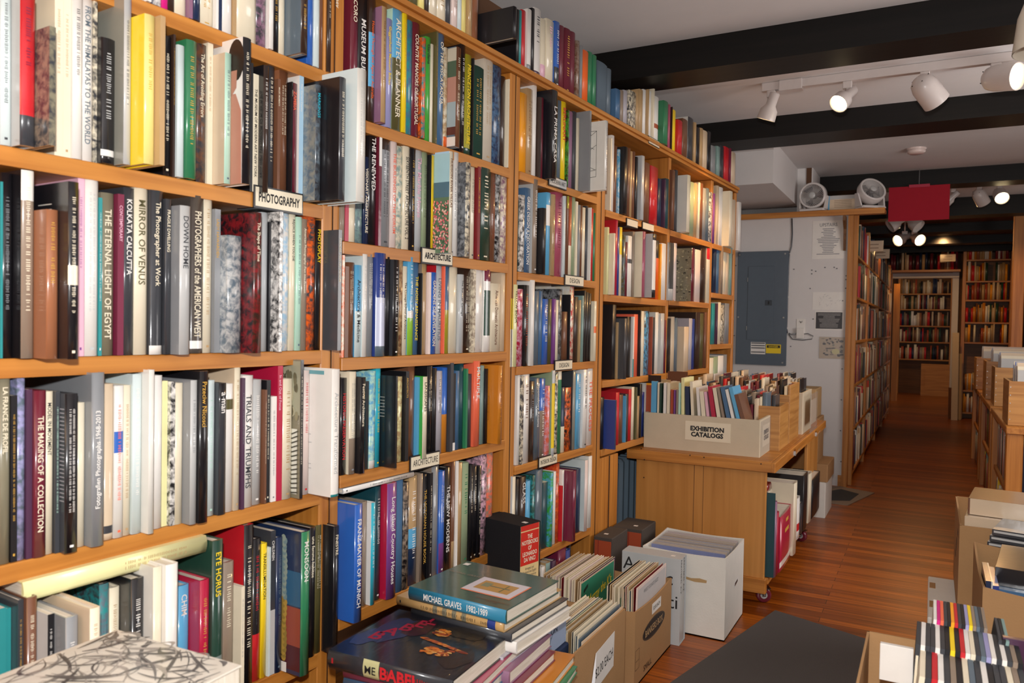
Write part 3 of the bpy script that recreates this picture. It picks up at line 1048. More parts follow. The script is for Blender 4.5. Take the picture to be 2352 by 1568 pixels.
# ============================================================ the room
CZ = 2.60
def slab(name, x0, x1, y0, y1, z0, z1, mat, col='white', loc=None):
    m = MB(); cx, cy, cz = (x0+x1)/2, (y0+y1)/2, z0
    m.box(x0-cx, x1-cx, y0-cy, y1-cy, 0, z1-z0, col, 0); return struct(m.build(name, mat, None, (cx, cy, cz)))
slab('floor', -3.2, 2.4, -1.5, 18.2, -.05, 0, M_FLOOR)
slab('ceiling', -3.2, 2.4, -1.5, 18.2, CZ, CZ+.06, M_CEIL)
wl = MB(); wl.box(-.04, 0, -2.0, 5.4, 0, CZ, 'white'); struct(wl.build('wall_left', M_DARKWALL, None, WALL.pt(0, 0, -.345), (0, 0, -TH)))
slab('wall_stairwell_left', -2.0, -1.94, 5.0, 8.6, 0, CZ, M_WALL)
slab('wall_back', -1.94, -.615, 6.77, 6.83, 0, 2.19, M_WALL)
slab('wall_end', -3.2, -.82, 13.3, 13.36, 0, CZ, M_DARKWALL)
slab('wall_end_right', .30, 2.4, 13.3, 13.36, 0, CZ, M_DARKWALL)
slab('wall_end_top', -.82, .30, 13.3, 13.36, 2.16, CZ, M_DARKWALL)
slab('wall_far', -1.6, 1.2, 17.78, 17.84, 0, CZ, M_DARKWALL)
slab('wall_corridor_left', -.95, -.91, 6.83, 13.3, 0, CZ, M_DARKWALL)
slab('wall_right', 1.9, 1.96, 1.5, 13.3, 0, CZ, M_DARKWALL)
slab('trim_1', -.612, -.572, 6.74, 6.84, 0, 2.18, W_Z)
slab('trim_2', -.64, -.612, 6.752, 6.77, 0, .09, W_X)
for nm, y0, y1, x0, x1, zb in (('trim_3', 2.02, 2.25, -1.9, 1.9, 2.44), ('trim_4', 3.56, 3.80, -1.75, 1.9, 2.455), ('trim_5', 5.08, 5.38, -1.9, 1.9, 2.47), ('trim_6', 7.28, 7.52, -.93, 1.9, 2.47),
                       ('trim_7', 8.9, 9.15, -.9, 1.9, 2.42), ('trim_8', 10.3, 10.55, -.9, 1.9, 2.42), ('trim_9', 11.7, 11.95, -.9, 1.9, 2.42), ('trim_10', 12.9, 13.2, -.9, 1.9, 2.42)):
    slab(nm, x0, x1, y0, y1, zb, CZ, BEAM)
# dark boarding between the beams of the corridor
for k, (y0, y1) in enumerate(((9.15, 10.3), (10.55, 11.7), (11.95, 12.9))): slab('trim_%d' % (11+k), -.9, 1.9, y0, y1, 2.52, CZ, W_DK)
# stairwell soffit: boxed white duct and the sloping plaster behind it
sc_ = onY(1775, 420, 5.72); m = MB(); m.box(-1.93, sc_.x, 5.72, 6.9, sc_.z, CZ, 'white'); struct(m.build('wall_soffit', M_WALL))
m = MB(); m.prism([(-1.93, 7.3, 2.2), (-1.93, 7.6, 2.2), (-1.93, 7.6, CZ), (-1.93, 6.95, CZ)], (1.0, 0, 0), 'white'); struct(m.build('wall_stairwell_slope', M_WALL))
m = MB(); m.box(-1.02, -.90, 6.84, 7.28, 2.18, CZ, 'white'); struct(m.build('wall_pier', M_WALL))
# door casing at the end of the corridor
slab('trim_14', -.88, -.80, 13.2, 13.36, 0, 2.16, W_Z); slab('trim_15', .25, .33, 13.2, 13.36, 0, 2.16, M_WALL); slab('trim_16', -.88, .33, 13.16, 13.3, 2.06, 2.13, M_WALL)

# ============================================================ the long run of bookcases
def bookcase(label, s0, s1, stiles, shelves, dep, top=None, extra=None, base=0.0):
    r = empty('bookcase', WALL.pt(s0, 0), (0, 0, -TH))
    for a, q, z0, z1 in stiles:
        m = MB(); a -= s0; q -= s0
        m.bev(-dep, -.004, a, q, z0, z1, 'tan', 0, .003); k = m.build('upright', W_Z, r)
        if q-a > .05:
            g = MB(); g.box(-.0038, -.002, a+(q-a)*.48, a+(q-a)*.52, z0, z1, '3c220e'); g.build('upright_groove', M_MAT, k)
    for a, q, z, th in shelves:
        m = MB(); m.bev(-dep, 0, a-s0, q-s0, z-th, z, 'tan', 0, .002); m.build('shelf', W_Y, r)
    m = MB(); m.box(-dep-.012, -dep, 0, s1-s0, base, 2.16, 'tan'); m.build('back_panel', W_DK, r)
    if extra: extra(r, s0)
    tag(r, label, 'bookcase', 'bookcases along the left wall'); return r
def strip(r, y, z0, z1):
    m = MB(); m.box(-.075, -.071, y, y+.016, z0, z1, '4c4a46', 0)
    for k in range(int((z1-z0)/.025)): m.box(-.0709, -.0702, y+.005, y+.011, z0+.012+.025*k, z0+.019+.025*k, '15130f', 0)
    m.build('shelf_standard', M_METAL, r)
bookcase('wide fir bookcase at far left, holding the photography shelves', .26, 1.496, [(1.426, 1.496, 0, 2.15), (.26, .30, 0, 2.15)],
         [(.30, 1.426, z, .034) for z in (1.902, 1.562, 1.193, .831, .41)]+[(.26, 1.426, .10, .03)], .33)
bookcase('second fir bookcase from the left, with both ARCHITECTURE signs', 1.498, 2.38, [(2.313, 2.38, 0, 2.15)],
         [(1.498, 2.313, z, .033) for z in (1.813, 1.479, 1.171, .8585, .477)]+[(1.498, 2.313, .12, .03)], .33)
bookcase('third fir bookcase from the left, with the DESIGN signs', 2.382, 3.30, [(3.022, 3.105, 0, 2.15), (3.105, 3.30, 0, .68)],
         [(2.382, 3.022, z, .030) for z in (1.817, 1.457, 1.114, .752, .395)]+[(2.382, 3.022, .11, .03)], .33, extra=lambda r, s0: (strip(r, 2.955-s0, .43, .71), strip(r, 2.955-s0, .15, .36)))
bookcase('fourth fir bookcase, beside the electrical panel, open over the radiator', 3.107, 5.12, [(3.871, 3.905, .98, 2.15), (4.584, 4.625, .70, 2.15), (5.08, 5.12, .70, 2.15)],
         [(3.107, 3.871, z, .03) for z in (1.776, 1.405, 1.024, .720)]+[(3.905, 4.584, z, .03) for z in (1.776, 1.412, 1.024)]+[(4.625, 5.08, z, .03) for z in (1.776, 1.478, 1.163, .86)], .33, base=.69)
tb = MB(); tb.bev(-.34, .004, 0, 4.86, 0, .017, 'tan', 0, .002); tb.bev(-.34, .014, 0, 4.86, .017, .035, 'tan', 0, .003)
tag(tb.build('top_board', W_Y, None, WALL.pt(.26, 2.152), (0, 0, -TH)), 'long moulded fir board capping the whole run of left bookcases', 'shelf')

# shelf signs
def shelf_sign(text, s, z, w_, h_=.042, tilt=.0, dark=False, holder=True, card='cream', label=None, bold=.02):
    r = empty('shelf_sign', WALL.pt(s, z-.012, .001), (0, 0, -TH))
    if holder:
        m = MB(); m.box(0, .004, -.004, w_+.004, -h_/2-.004, h_/2+.004, 'black'); m.box(-.06, 0, 0, w_, -h_/2-.005, -h_/2-.002, 'black'); m.build('holder', M_METAL, r)
    m = MB(); m.box(.0042, .0056, 0, w_, -h_/2, h_/2, card); m.build('card', M_SATIN, r)
    if text: lettering(text, h_*.5, w_*.88, 'black', r, frame((.0062, w_/2, 0), (0, 1, 0), (0, 0, 1)), 'sign_lettering', bold=bold)
    return tag(r, label, 'sign', 'signs on the shelf edges')
def at_sign(px0, px1, y): return WALL.hit(px0, y)[0], WALL.hit(px1, y)[0], WALL.hit((px0+px1)/2, y)[1]
for text, a, q, y, h_, lab, b in (('PHOTOGRAPHY', 583, 690, 460, .044, 'black-framed sign reading PHOTOGRAPHY on the left shelf edge', .028),
    ('ARCHITECTURE', 967, 1035, 590, .040, 'upper sign reading ARCHITECTURE in heavy letters, second bookcase', .04),
    ('ARCHITECTURE', 941, 1005, 1058, .038, 'lower sign reading ARCHITECTURE in slim slanted letters, second bookcase', .0),
    ('MODERN ART', 1259, 1298, 420, .032, 'small sign reading MODERN ART on the third bookcase', .0),
    ('DESIGN', 1296, 1337, 645, .036, 'upper sign reading DESIGN, above the white and red pattern books', .0),
    ('DESIGN', 1273, 1311, 838, .034, 'lower sign reading DESIGN, level with the fuse panel label', .0),
    ('INTERIOR DESIGN', 1236, 1276, 1057, .034, 'sign reading INTERIOR DESIGN on the third bookcase', .0),
    (None, 1438, 1462, 513, .03, 'small white sign under the black books, fourth bookcase', .0),
    (None, 1474, 1499, 521, .03, 'small white sign below the red glossy book, fourth bookcase', .0),
    (None, 1488, 1512, 327, .03, 'dark clip sign on the top board near the green leaning book', .0)):
    s0, s1, z = at_sign(a, q, y); shelf_sign(text, s0, z+.012, s1-s0, h_, label=lab, bold=b, card='silver' if text == 'MODERN ART' else 'cream')

# ============================================================ books on the shelves
load_rows(DATA)

# a book lying across the lowest left row, one on the second case
def lying(s0, s1, off, z, th, dep, col, label, **k):      # spine towards the room, along the shelf
    e = Euler((-pi/2, 0, 0)).to_matrix(); R = Euler((0, 0, -TH)).to_matrix() @ Euler((-pi/2, 0, 0)).to_matrix()
    return spec(t=th, h=s1-s0, w=dep, col=col, loc=WALL.pt(s0, z+th, off), rot=R.to_euler(), label=label, area=9e4, **k)
lying(.70, 1.075, .02, .762, .036, .27, 'paleyellow', 'pale yellow-green book lying flat across the lowest left row', side='paleyellow', tcol='tan', group='books on the left shelves')
lying(1.505, 1.80, .005, .8095, .014, .27, 'white', 'thin white landscape book lying flat above the blue Munich book', side='icegrey', tcol='charcoal', group='books on the second bookcase')

# ============================================================ foreground stack, bench and oddments
def flat_book(x, y, z, th, ln, dep, col, label, yaw=0., side=None, **k):
    """lying flat; spine faces the camera (-y) and runs along +x; (x, y, z) = left end of the spine at the bottom"""
    R = Euler((0, 0, yaw)).to_matrix() @ Matrix(((0, 0, 1), (-1, 0, 0), (0, -1, 0)))
    v = R @ Vector((0, 0, 0)); p = Vector((x, y, z+th))
    return spec(t=th, h=ln, w=dep, col=col, side=side or col, loc=p, rot=R.to_euler(), label=label, area=k.pop('area', 3e4), up=True, **k)
G1 = 'books in the low stacks in front of the bookcases'
yy = radians(-4)
zt = .555
def sp(px, py, z): p = onz(px, py, z); return p
c0 = onz(937, 1398, zt-.04); c1 = onz(1160, 1458, zt-.04); ex = (c1-c0).normalized(); ang = math.atan2(ex.y, ex.x); L0 = (c1-c0).length
STK = []
def stack_item(th, col, label, dx=0, dy=0, ln=1., dep=.30, side=None, dang=0, **k):
    global zt
    zt -= th
    e = Vector((cos(ang+dang), sin(ang+dang), 0)); n_ = Vector((-e.y, e.x, 0))
    base = c0 + e*dx + n_*dy
    flat_book(base.x, base.y, zt, th-.0008, L0*ln, dep, col, label, ang+dang, side, group=G1, **k)
PAL['graves'] = ('teal','2f7fa0'); PAL['graveside'] = ('dark green','3a5850'); PAL['kraft'] = ('tan','c09a64')
zt = .575
stack_item(.035, 'graves', 'teal-spined book with dark green cover, topmost of the foreground stack', side='graveside', tcol='white', title='MICHAEL GRAVES   1982-1989', k=.66, dep=.27, area=9e4)
GR_TOP = .575
stack_item(.024, 'kraft', 'tan book with grey-barred spine, right under the topmost teal-spined one', dx=-.045, dy=.005, ln=1.12, dep=.30, tcol='black', bands=[(.36, .40, 'olivegrey'), (.45, .49, 'olivegrey'), (.54, .58, 'olivegrey'), (.63, .67, 'olivegrey'), (.86, .93, 'navyblue')])
stack_item(.022, 'charcoal', 'black book third from the top of the foreground stack', dx=.0, dy=.012, ln=1.03, dep=.30)
stack_item(.030, 'white', 'white book fourth from the top of the foreground stack', dx=.01, dy=.02, ln=1.03, dep=.29)
stack_item(.028, 'lavgrey', 'lilac-grey book sixth layer of the foreground stack', dx=-.0, dy=-.03, ln=1.0, dep=.26, dang=.06)
stack_item(.034, 'mauve', 'mauve square-marked book in the lower foreground stack', dx=.02, dy=-.05, ln=1.0, dep=.26, dang=.10)
stack_item(.026, 'wine', 'wine-edged white book above the yellow one in the stack', dx=.04, dy=-.06, ln=1.0, dep=.25, dang=.10)
stack_item(.024, 'ochre', 'mustard yellow book jutting out of the foreground stack', dx=.08, dy=-.04, ln=1.02, dep=.27, dang=.16)
stack_item(.020, 'green', 'bright green book under the mustard yellow one', dx=.10, dy=-.06, ln=1.02, dep=.26, dang=.2)
while zt > .235: stack_item(.03, random.choice(('grey', 'cream', 'slate')), 'plain book low in the foreground stack, below the green one', dx=.03, dy=-.02, ln=.98, dep=.25, area=10)
STACK_BASE = zt
# picture on the green cover of the topmost book, built on the book later
# plastic-wrapped dark book
zb = .50
b0 = onz(752, 1532, zb-.04); b1 = onz(1010, 1600, zb-.04); ex2 = (b1-b0).normalized(); ang2 = math.atan2(ex2.y, ex2.x)
flat_book(b0.x, b0.y, zb-.042, .042, .335, .295, 'charcoal', 'black plastic-wrapped library book with white label, fiery cover', ang2, 'nightblack', group=G1, area=9e4, bands=[(.3, .43, 'paleyellow')], tcol='red', wrap=True)
zc = zb-.042
for th, c_, lab in ((.024, 'rose', 'pink-edged book directly under the plastic-wrapped black one'), (.026, 'steel', 'steel blue book at the bottom edge of the picture'), (.03, 'lavgrey', 'lilac-grey book low in the nearest stack')):
    zc -= th; flat_book(b0.x+.03, b0.y+.02, zc, th-.0008, .325, .28, c_, lab, ang2+.05, group=G1, area=1e4)
while zc > .235: zc -= .03; flat_book(b0.x+.03, b0.y+.02, zc, .0292, .32, .27, 'grey', 'grey book hidden low in the nearest stack', ang2, group=G1, area=10)
base2 = min(zc, STACK_BASE)
def low_table(label, x0, x1, y0, y1, z):
    r = empty('low_bench', ((x0+x1)/2, (y0+y1)/2, 0)); hx, hy = (x1-x0)/2, (y1-y0)/2
    m = MB(); m.bev(-hx, hx, -hy, hy, z-.025, z, 'tan', 0, .003); m.build('bench_top', W_Y, r)
    for sx in (-1, 1):
        for sy in (-1, 1):
            m = MB(); m.box(sx*(hx-.03)-.02, sx*(hx-.03)+.02, sy*(hy-.03)-.02, sy*(hy-.03)+.02, 0, z-.025, 'tan'); m.build('leg', W_Z, r)
    return tag(r, label, 'bench')
low_table('low wooden bench carrying the foreground book stacks', -1.335, -.86, 1.02, 1.95, base2-.002)
# black portfolio and newspaper between the stacks and the lowest shelves
r = empty('portfolio_case', (-1.29, 1.62, base2)); m = MB(); m.bev(-.04, .13, -.34, .30, 0, .045, 'black', 0, .004); m.build('case_body', M_CLOTH, r)
m = MB(); m.box(-.042, .132, -.342, .302, .0455, .050, 'darkbrown'); m.build('edge_binding', M_CLOTH, r); tag(r, 'black portfolio case lying between the book stack and the lowest shelf', 'portfolio')
m = MB(); m.prism([(-.03, -.2, 0), (.10, -.22, 0), (.11, .22, 0), (-.02, .25, 0)], (0, 0, .004), 'beige'); o = m.build('newspaper', M_SATIN, None, (-1.29, 1.68, base2+.051)); tag(o, 'folded newspaper lying on the black portfolio case', 'newspaper')
m = MB(); rr = random.Random(1)
for i in range(26): m.poly([(-.01+.1*rr.random(), -.18+.015*i, .0046), (.02+.06*rr.random(), -.18+.015*i, .0046), (.06, -.176+.015*i, .0046)], '8c867c')
m.build('newsprint', M_SATIN, o)
# marbled book at the lower left, on a stool of boxed books
zm = .735
q0 = onz(0, 1586, zm); q1 = onz(270, 1445, zm); q2 = onz(556, 1527, zm)
exm = (q2-q1).normalized(); angm = math.atan2(exm.y, exm.x); n_ = Vector((exm.y, -exm.x, 0)); mbase = q1+n_*.24
r = empty('book', (q1.x, q1.y, zm-.036), (0, 0, angm))
W_ = (q2-q1).length
m = MB(); m.bev(0, W_, -.25, 0, .0335, .036, 'cdc5b8', 1, .001); m.bev(0, W_, -.25, 0, 0, .0025, 'white', 0, .001); m.box(0, .003, -.25, 0, .002, .034, 'cdc5b8', 1)
m.build('cover', [M_SATIN, paper_like('branch_cover', .3, .6, .1, 30)], r)
m = MB(); m.box(.003, W_-.003, -.246, -.003, .0026, .0334, 'white'); m.build('page_block', M_PAGES, r)
g = MB(); rr = random.Random(5)
def stroke(g, p, q, w0, col, z, bend=0.):
    p = Vector(p); q = Vector(q); d = (q-p); nn = Vector((-d.y, d.x)).normalized(); P = []
    for k in range(9):
        t = k/8; P.append((p+d*t+nn*bend*sin(pi*t), w0*(.35+sin(pi*t))))
    for k in range(8):
        a, wa = P[k]; b_, wb = P[k+1]; g.poly([(a.x-nn.x*wa, a.y-nn.y*wa, z), (b_.x-nn.x*wb, b_.y-nn.y*wb, z), (b_.x+nn.x*wb, b_.y+nn.y*wb, z), (a.x+nn.x*wa, a.y+nn.y*wa, z)], col)
for k in range(120):
    a = (rr.uniform(.01, W_-.01), rr.uniform(-.24, -.01)); th_ = rr.uniform(0, pi); l = rr.uniform(.03, .12)
    b_ = (min(W_-.006, max(.006, a[0]+l*cos(th_))), min(-.006, max(-.244, a[1]+l*sin(th_))))
    stroke(g, a, b_, rr.uniform(.0006, .0034), rr.choice(('544e4c', '77706a', '958c84', '453f3e')), .0362+.00001*k, rr.uniform(-.022, .022))
g.build('cover_picture', M_GLOSS, r)
tag(r, 'beige book with grey bare-branch cover lying at the lower left corner', 'book')
m = MB(); z1 = zm-.037
m.bev(.02, W_-.02, -.23, -.02, 0, z1, 'cardboard', 0, .004); tag(m.build('storage_box', M_CARD, None, (q1.x, q1.y, 0), (0, 0, angm)), 'closed brown box under the branch-patterned book', 'box')

# slipcase standing on a pile, blue cloth box on a crate
def upright_box(name, x, y, z, sx, sy, h, yawz, col, mat, parent=None):
    m = MB(); m.bev(0, sx, 0, sy, 0, h, col, 0, .0015); return m.build(name, mat, parent, (x, y, z), (0, 0, yawz))
zl = .60; l0 = onz(1103, 1185, zl); l1 = onz(1195, 1208, zl); l2 = onz(1229, 1196, zl)
d = (l1-l0); LZ = .345; al = math.atan2(d.y, d.x); r = empty('book_slipcase', (l0.x, l0.y, LZ), (0, 0, al)); Wd = d.length; Td = .105; Hl = zl-LZ
m = MB(); m.box(0, Wd, 0, .003, 0, Hl, 'black'); m.box(0, Wd, Td-.003, Td, 0, Hl, 'black'); m.box(0, Wd, .003, Td-.003, Hl-.003, Hl, 'black'); m.box(0, Wd, .003, Td-.003, 0, .003, 'black'); m.box(0, .003, .003, Td-.003, .003, Hl-.003, 'black'); m.build('case', M_CLOTH, r)
m = MB(); PAL['bookcream'] = ('cream', 'dcc08a'); m.box(.004, Wd-.002, .0035, Td-.0035, .0035, Hl-.0035, 'bookcream'); k = m.build('volume', M_SATIN, r)
m = MB(); m.poly([(Wd-.0015, .006, Hl*.46), (Wd-.0015, Td-.006, Hl*.46), (Wd-.0015, Td-.006, Hl*.9), (Wd-.0015, .006, Hl*.9)], 'c8281c'); m.poly([(Wd-.0015, .006, Hl*.915), (Wd-.0015, Td-.006, Hl*.915), (Wd-.0015, Td-.006, Hl*.985), (Wd-.0015, .006, Hl*.985)], 'c8281c'); m.build('title_panel', M_SATIN, r)
lettering('THE\nNOTEBOOKS\nOF\nLEONARDO\nDA VINCI', Hl*.36, Td*.78, 'cream', r, frame((Wd-.0009, Td/2, Hl*.68), (0, 1, 0), (0, 0, 1)), 'spine_title', bold=.02, minx=.3)
lettering('Arranged, and\nRendered into English\nwith Introductions by', Hl*.14, Td*.66, 'charcoal', r, frame((Wd-.0009, Td/2, Hl*.36), (0, 1, 0), (0, 0, 1)), 'spine_small_print', shear=.3)
lettering('EDWARD\nMacCURDY', Hl*.11, Td*.66, 'charcoal', r, frame((Wd-.0009, Td/2, Hl*.19), (0, 1, 0), (0, 0, 1)), 'spine_author', bold=.02)
m = MB(); m.box(Wd-.03, Wd-.012, .04, .055, Hl, Hl+.0006, 'white'); m.build('price_sticker', M_SATIN, r)
tag(r, 'black slipcase holding a cream and red Leonardo notebooks volume, standing on a pile'.replace('Leonardo ', 'thick '), 'book')
zc = LZ; i_ = 0
while zc > .02:
    th = min(.034, zc); zc -= th
    flat_book(l0.x-.0, l0.y-.005, zc+.0004, th-.0008, .21, .14, ('tan', 'slate', 'cream', 'maroon', 'grey')[i_ % 5], 'book in the pile under the black slipcase', al, group='books piled under the black slipcase', area=20); i_ += 1
bz = .45; t0 = onz(1302, 1382, bz); XB = t0.x
PAL['bluecloth'] = ('grey-blue', '93a2bc')
m = MB(); m.bev(-.125, 0, -.135, 0, 0, .117, 'bluecloth', 0, .002)
r = m.build('cloth_box', M_CLOTH, None, (XB, t0.y, .335))
tag(r, 'grey-blue cloth-covered box beside the records, behind the book stack', 'box')
lettering('ON', .02, .05, 'navy', r, frame((.0005, -.085, .06), (0, 1, 0), (0, 0, 1)), 'box_lettering')
m = MB(); m.prism([(.0004, -.133, .006), (.0004, -.132, .006), (.0004, -.045, .112), (.0004, -.046, .112)], (.0002, 0, 0), '2c3848'); m.build('cord_line', M_MAT, r)
m = MB(); m.bev(-.14, .01, -.15, .0, 0, .333, 'navy', 0, .004); tag(m.build('storage_crate', M_CLOTH, None, (XB, t0.y, 0)), 'dark navy crate under the grey-blue cloth box', 'crate')

# ============================================================ cardboard boxes of records
def open_box(name, x0, x1, y0, y1, z0, h, col, label, th=.006, dip=.0, holes=False, mat=None, cat='box', flapc=None, yaw=0, grp=None):
    cx, cy = (x0+x1)/2, (y0+y1)/2; hx, hy = (x1-x0)/2, (y1-y0)/2
    r = empty(name, (cx, cy, z0), (0, 0, yaw)); m = MB()
    def wall(a, b_, inward):                                    # one side with a softly dipping upper edge
        a = Vector(a); b_ = Vector(b_); d = b_-a; n = Vector(inward)*th; N = 8
        for k in range(N):
            t0_, t1_ = k/N, (k+1)/N; h0 = h-dip*sin(pi*t0_); h1 = h-dip*sin(pi*t1_)
            p0, p1 = a+d*t0_, a+d*t1_
            v = [m.vert((p.x, p.y, z)) for p, z in ((p0, 0), (p1, 0), (p1, h1), (p0, h0))]+[m.vert((p.x+n.x, p.y+n.y, z)) for p, z in ((p0, 0), (p1, 0), (p1, h1), (p0, h0))]
            for f in ((0, 1, 2, 3), (7, 6, 5, 4), (3, 2, 6, 7), (0, 4, 5, 1)): m.face([v[i] for i in f], C(col), 0)
    wall((-hx, -hy, 0), (hx, -hy, 0), (0, 1, 0)); wall((hx, -hy, 0), (hx, hy, 0), (-1, 0, 0)); wall((hx, hy, 0), (-hx, hy, 0), (0, -1, 0)); wall((-hx, hy, 0), (-hx, -hy, 0), (1, 0, 0))
    m.box(-hx, hx, -hy, hy, 0, th, col); m.build('carton', mat or M_CARD, r)
    tag(r, label, cat, grp); r['hx'] = hx; r['hy'] = hy; return r
def sleeves(x0, x1, y0, y1, z, n, seed, label, group, sz=.335, tilt=0., tops=None, ysp=.02, front=None):
    rr = random.Random(seed); tones = ('cream', 'tan', 'beige', 'cream', 'taupe', 'whitepink', 'tan', 'cream', 'charcoal', 'beige', 'slate', 'cream', 'darkred', 'tan', 'black', 'sage', 'plum', 'cream')
    for k in range(n):
        x = x0+(x1-x0)*(k+.5)/n; th = (x1-x0)/n*rr.uniform(.45, .8); c = rr.choice(tones); dz = rr.uniform(-.006, .006); yo = rr.uniform(0, ysp)
        m = MB(); L_ = min(sz, y1-y0-.012-yo); m.box(0, th, 0, L_, 0, sz+dz, c, 0)
        m.box(th*.25, th*.75, -.0006, L_+.0006, .001, sz+dz+.0006, 'cream', 0)
        o = m.build('record_sleeve', M_SATIN, None, (x, y0+.006+yo, z), (0, tilt+rr.uniform(-.01, .01), 0)); tag(o, label % words(c), 'record', group)
# "$2.00 EACH" box
B1 = open_box('record_box', -1.03, -.868, 1.96, 2.425, 0, .335, 'cardboard', 'brown box of records with a bent paper reading $2.00 EACH')
sleeves(-1.02, -.90, 2.085, 2.42, .007, 26, 3, '%s record sleeve packed in the box with the bent $2.00 EACH paper', 'records in the box with the bent price paper', .345, .015)
def sleeve_front(x, y, z, sz, tilt, base, draw, label, th=.004):
    r = empty('record_sleeve', (x, y, z), (0, tilt, 0)); m = MB(); m.box(0, th, 0, sz, 0, sz, base, 0); m.build('sleeve', M_SATIN, r); draw(r, th, sz); tag(r, label, 'record'); return r
def weavers(r, t, s):
    m = MB(); m.poly([(t+.0004, .0, s*.0), (t+.0004, s, 0), (t+.0004, s, s*.93), (t+.0004, 0, s*.93)], 'b8a07c')
    m.poly([(t+.0006, s*.62, s*.3), (t+.0006, s*.8, s*.3), (t+.0006, s*.78, s*.86), (t+.0006, s*.7, s*.9)], '7a4a34'); m.build('sleeve_picture', M_SATIN, r)
    lettering('THE WEAVERS\nTOGETHER AGAIN', s*.13, s*.5, 'black', r, frame((t+.001, s*.3, s*.8), (0, 1, 0), (0, 0, 1)), 'sleeve_lettering', bold=.03)
sleeve_front(-.885, 2.08, .007, .335, .02, 'beige', weavers, 'front record in the nearest box, tan sleeve lettered THE WEAVERS')
sleeve_front(-.897, 2.086, .007, .338, .02, 'slate', lambda r, t, s: None, 'slate record sleeve just behind the front tan one in the nearest box')
m = MB(); pts = [(-.0, -.11, -.055), (.0, .07, -.04), (.0, .075, .065), (.0, -.10, .05)]
m.prism([(0.002, -.12, -.075), (0.002, .075, -.05), (0.002, .08, .06), (0.002, -.075, .045)], (.0008, 0, 0), 'white'); m.prism([(0.003, -.075, .045), (0.003, -.118, -.07), (0.010, -.098, -.03)], (.0006, 0, 0), 'e0e0e4')
o = m.build('price_paper', M_SATIN, None, (-.868, 2.24, .235)); tag(o, 'bent white paper reading $2.00 EACH on the nearest record box', 'sign')
lettering('$2.00 EACH', .034, .145, 'black', o, frame((.0034, -.005, -.012), (0, 1, .12), (0, -.12, 1)), 'price_lettering', minx=.4)
# second box with the printed oval
B2 = open_box('record_box', -1.23, -.882, 2.565, 2.995, 0, .272, 'cardboard', 'brown record box printed with a black oval and a small price sticker', dip=.012)
g = MB(); X_ = .1745
ov = [(X_, .0+.125*cos(2*pi*k/28), .155+.03*sin(2*pi*k/28)) for k in range(28)]; g.poly(ov, '2c2420')
g.poly([(X_-.0002, .0+.131*cos(2*pi*k/28), .155+.036*sin(2*pi*k/28)) for k in range(28)], '4a3c30')
for y_ in (-.205, -.165): g.poly([(X_, y_, .06), (X_, y_+.0015, .06), (X_, y_+.0015, .13), (X_, y_, .13)], '4a3420')
for z_ in (.06, .09, .13): g.poly([(X_, -.205, z_), (X_, -.165, z_), (X_, -.165, z_+.0015), (X_, -.205, z_+.0015)], '4a3420')
g.build('printed_mark', M_MAT, B2)
lettering('BANKERS BOX', .026, .205, 'tan', B2, frame((X_+.0006, 0, .155), (0, 1, 0), (0, 0, 1)), 'printed_lettering', bold=.02)
lettering('SMALL', .022, .11, 'darkbrown', B2, frame((X_+.0006, -.07, .035), (0, 1, 0), (0, 0, 1)), 'printed_size', bold=.0)
m = MB(); m.box(X_, X_+.0008, -.03, .075, .205, .243, 'white'); m.build('price_sticker', M_SATIN, B2)
lettering('$2.00 EACH', .016, .08, 'black', B2, frame((X_+.0012, .022, .223), (0, 1, 0), (0, 0, 1)), 'price_lettering')
sleeves(-1.0, -.90, 2.575, 2.985, .007, 22, 9, '%s record sleeve packed in the box with the black oval', 'records in the box with the printed oval', .335, -.0)
def wcj(r, t, s):
    m = MB(); m.poly([(t+.0004, .01, 0), (t+.0004, s-.01, 0), (t+.0004, s-.01, s*.97), (t+.0004, .01, s*.97)], 'c0bcbc'); m.build('sleeve_panel', M_SATIN, r)
    lettering('WEST COAST JAZZ', .018, s*.66, 'grey', r, frame((t+.001, s*.46, s*.9), (0, 1, 0), (0, 0, 1)), 'sleeve_lettering')
sleeve_front(-.899, 2.60, .007, .338, .02, 'whitepink', wcj, 'front record in the oval-marked box, pale sleeve lettered WEST COAST JAZZ')
# third group: green sleeve with yellow script
def murray(r, t, s):
    m = MB(); x = t+.0004
    m.poly([(x, .004, 0), (x, s-.004, 0), (x, s-.004, s*.985), (x, .004, s*.985)], '2a7f63'); m.poly([(x+.0002, s*.35, 0), (x+.0002, s*.98, 0), (x+.0002, s*.97, s*.5), (x+.0002, s*.7, s*.62)], '6c8f3a')
    m.poly([(x+.0004, s*.25, s*.3), (x+.0004, s*.42, s*.32), (x+.0004, s*.45, s*.5), (x+.0004, s*.3, s*.52)], 'a04a28'); m.poly([(x+.0004, s*.08, s*.86), (x+.0004, s*.2, s*.9), (x+.0004, s*.2, s*.94), (x+.0004, s*.08, s*.9)], '14302a'); m.build('sleeve_picture', M_SATIN, r)
    lettering('Murray the K\'s', .05, s*.72, 'yellow', r, frame((x+.0008, s*.55, s*.76), (0, 1, .1), (0, -.1, 1)), 'sleeve_lettering', bold=.01, shear=.3)
sleeve_front(-1.098, 2.576, .0, .335, .0, 'beige', murray, 'green record sleeve lettered in yellow script, front of the rear row')
sleeves(-1.262, -1.105, 2.578, 2.93, .0, 24, 21, '%s record sleeve in the row behind the green one', 'records behind the green sleeve', .335, .02)

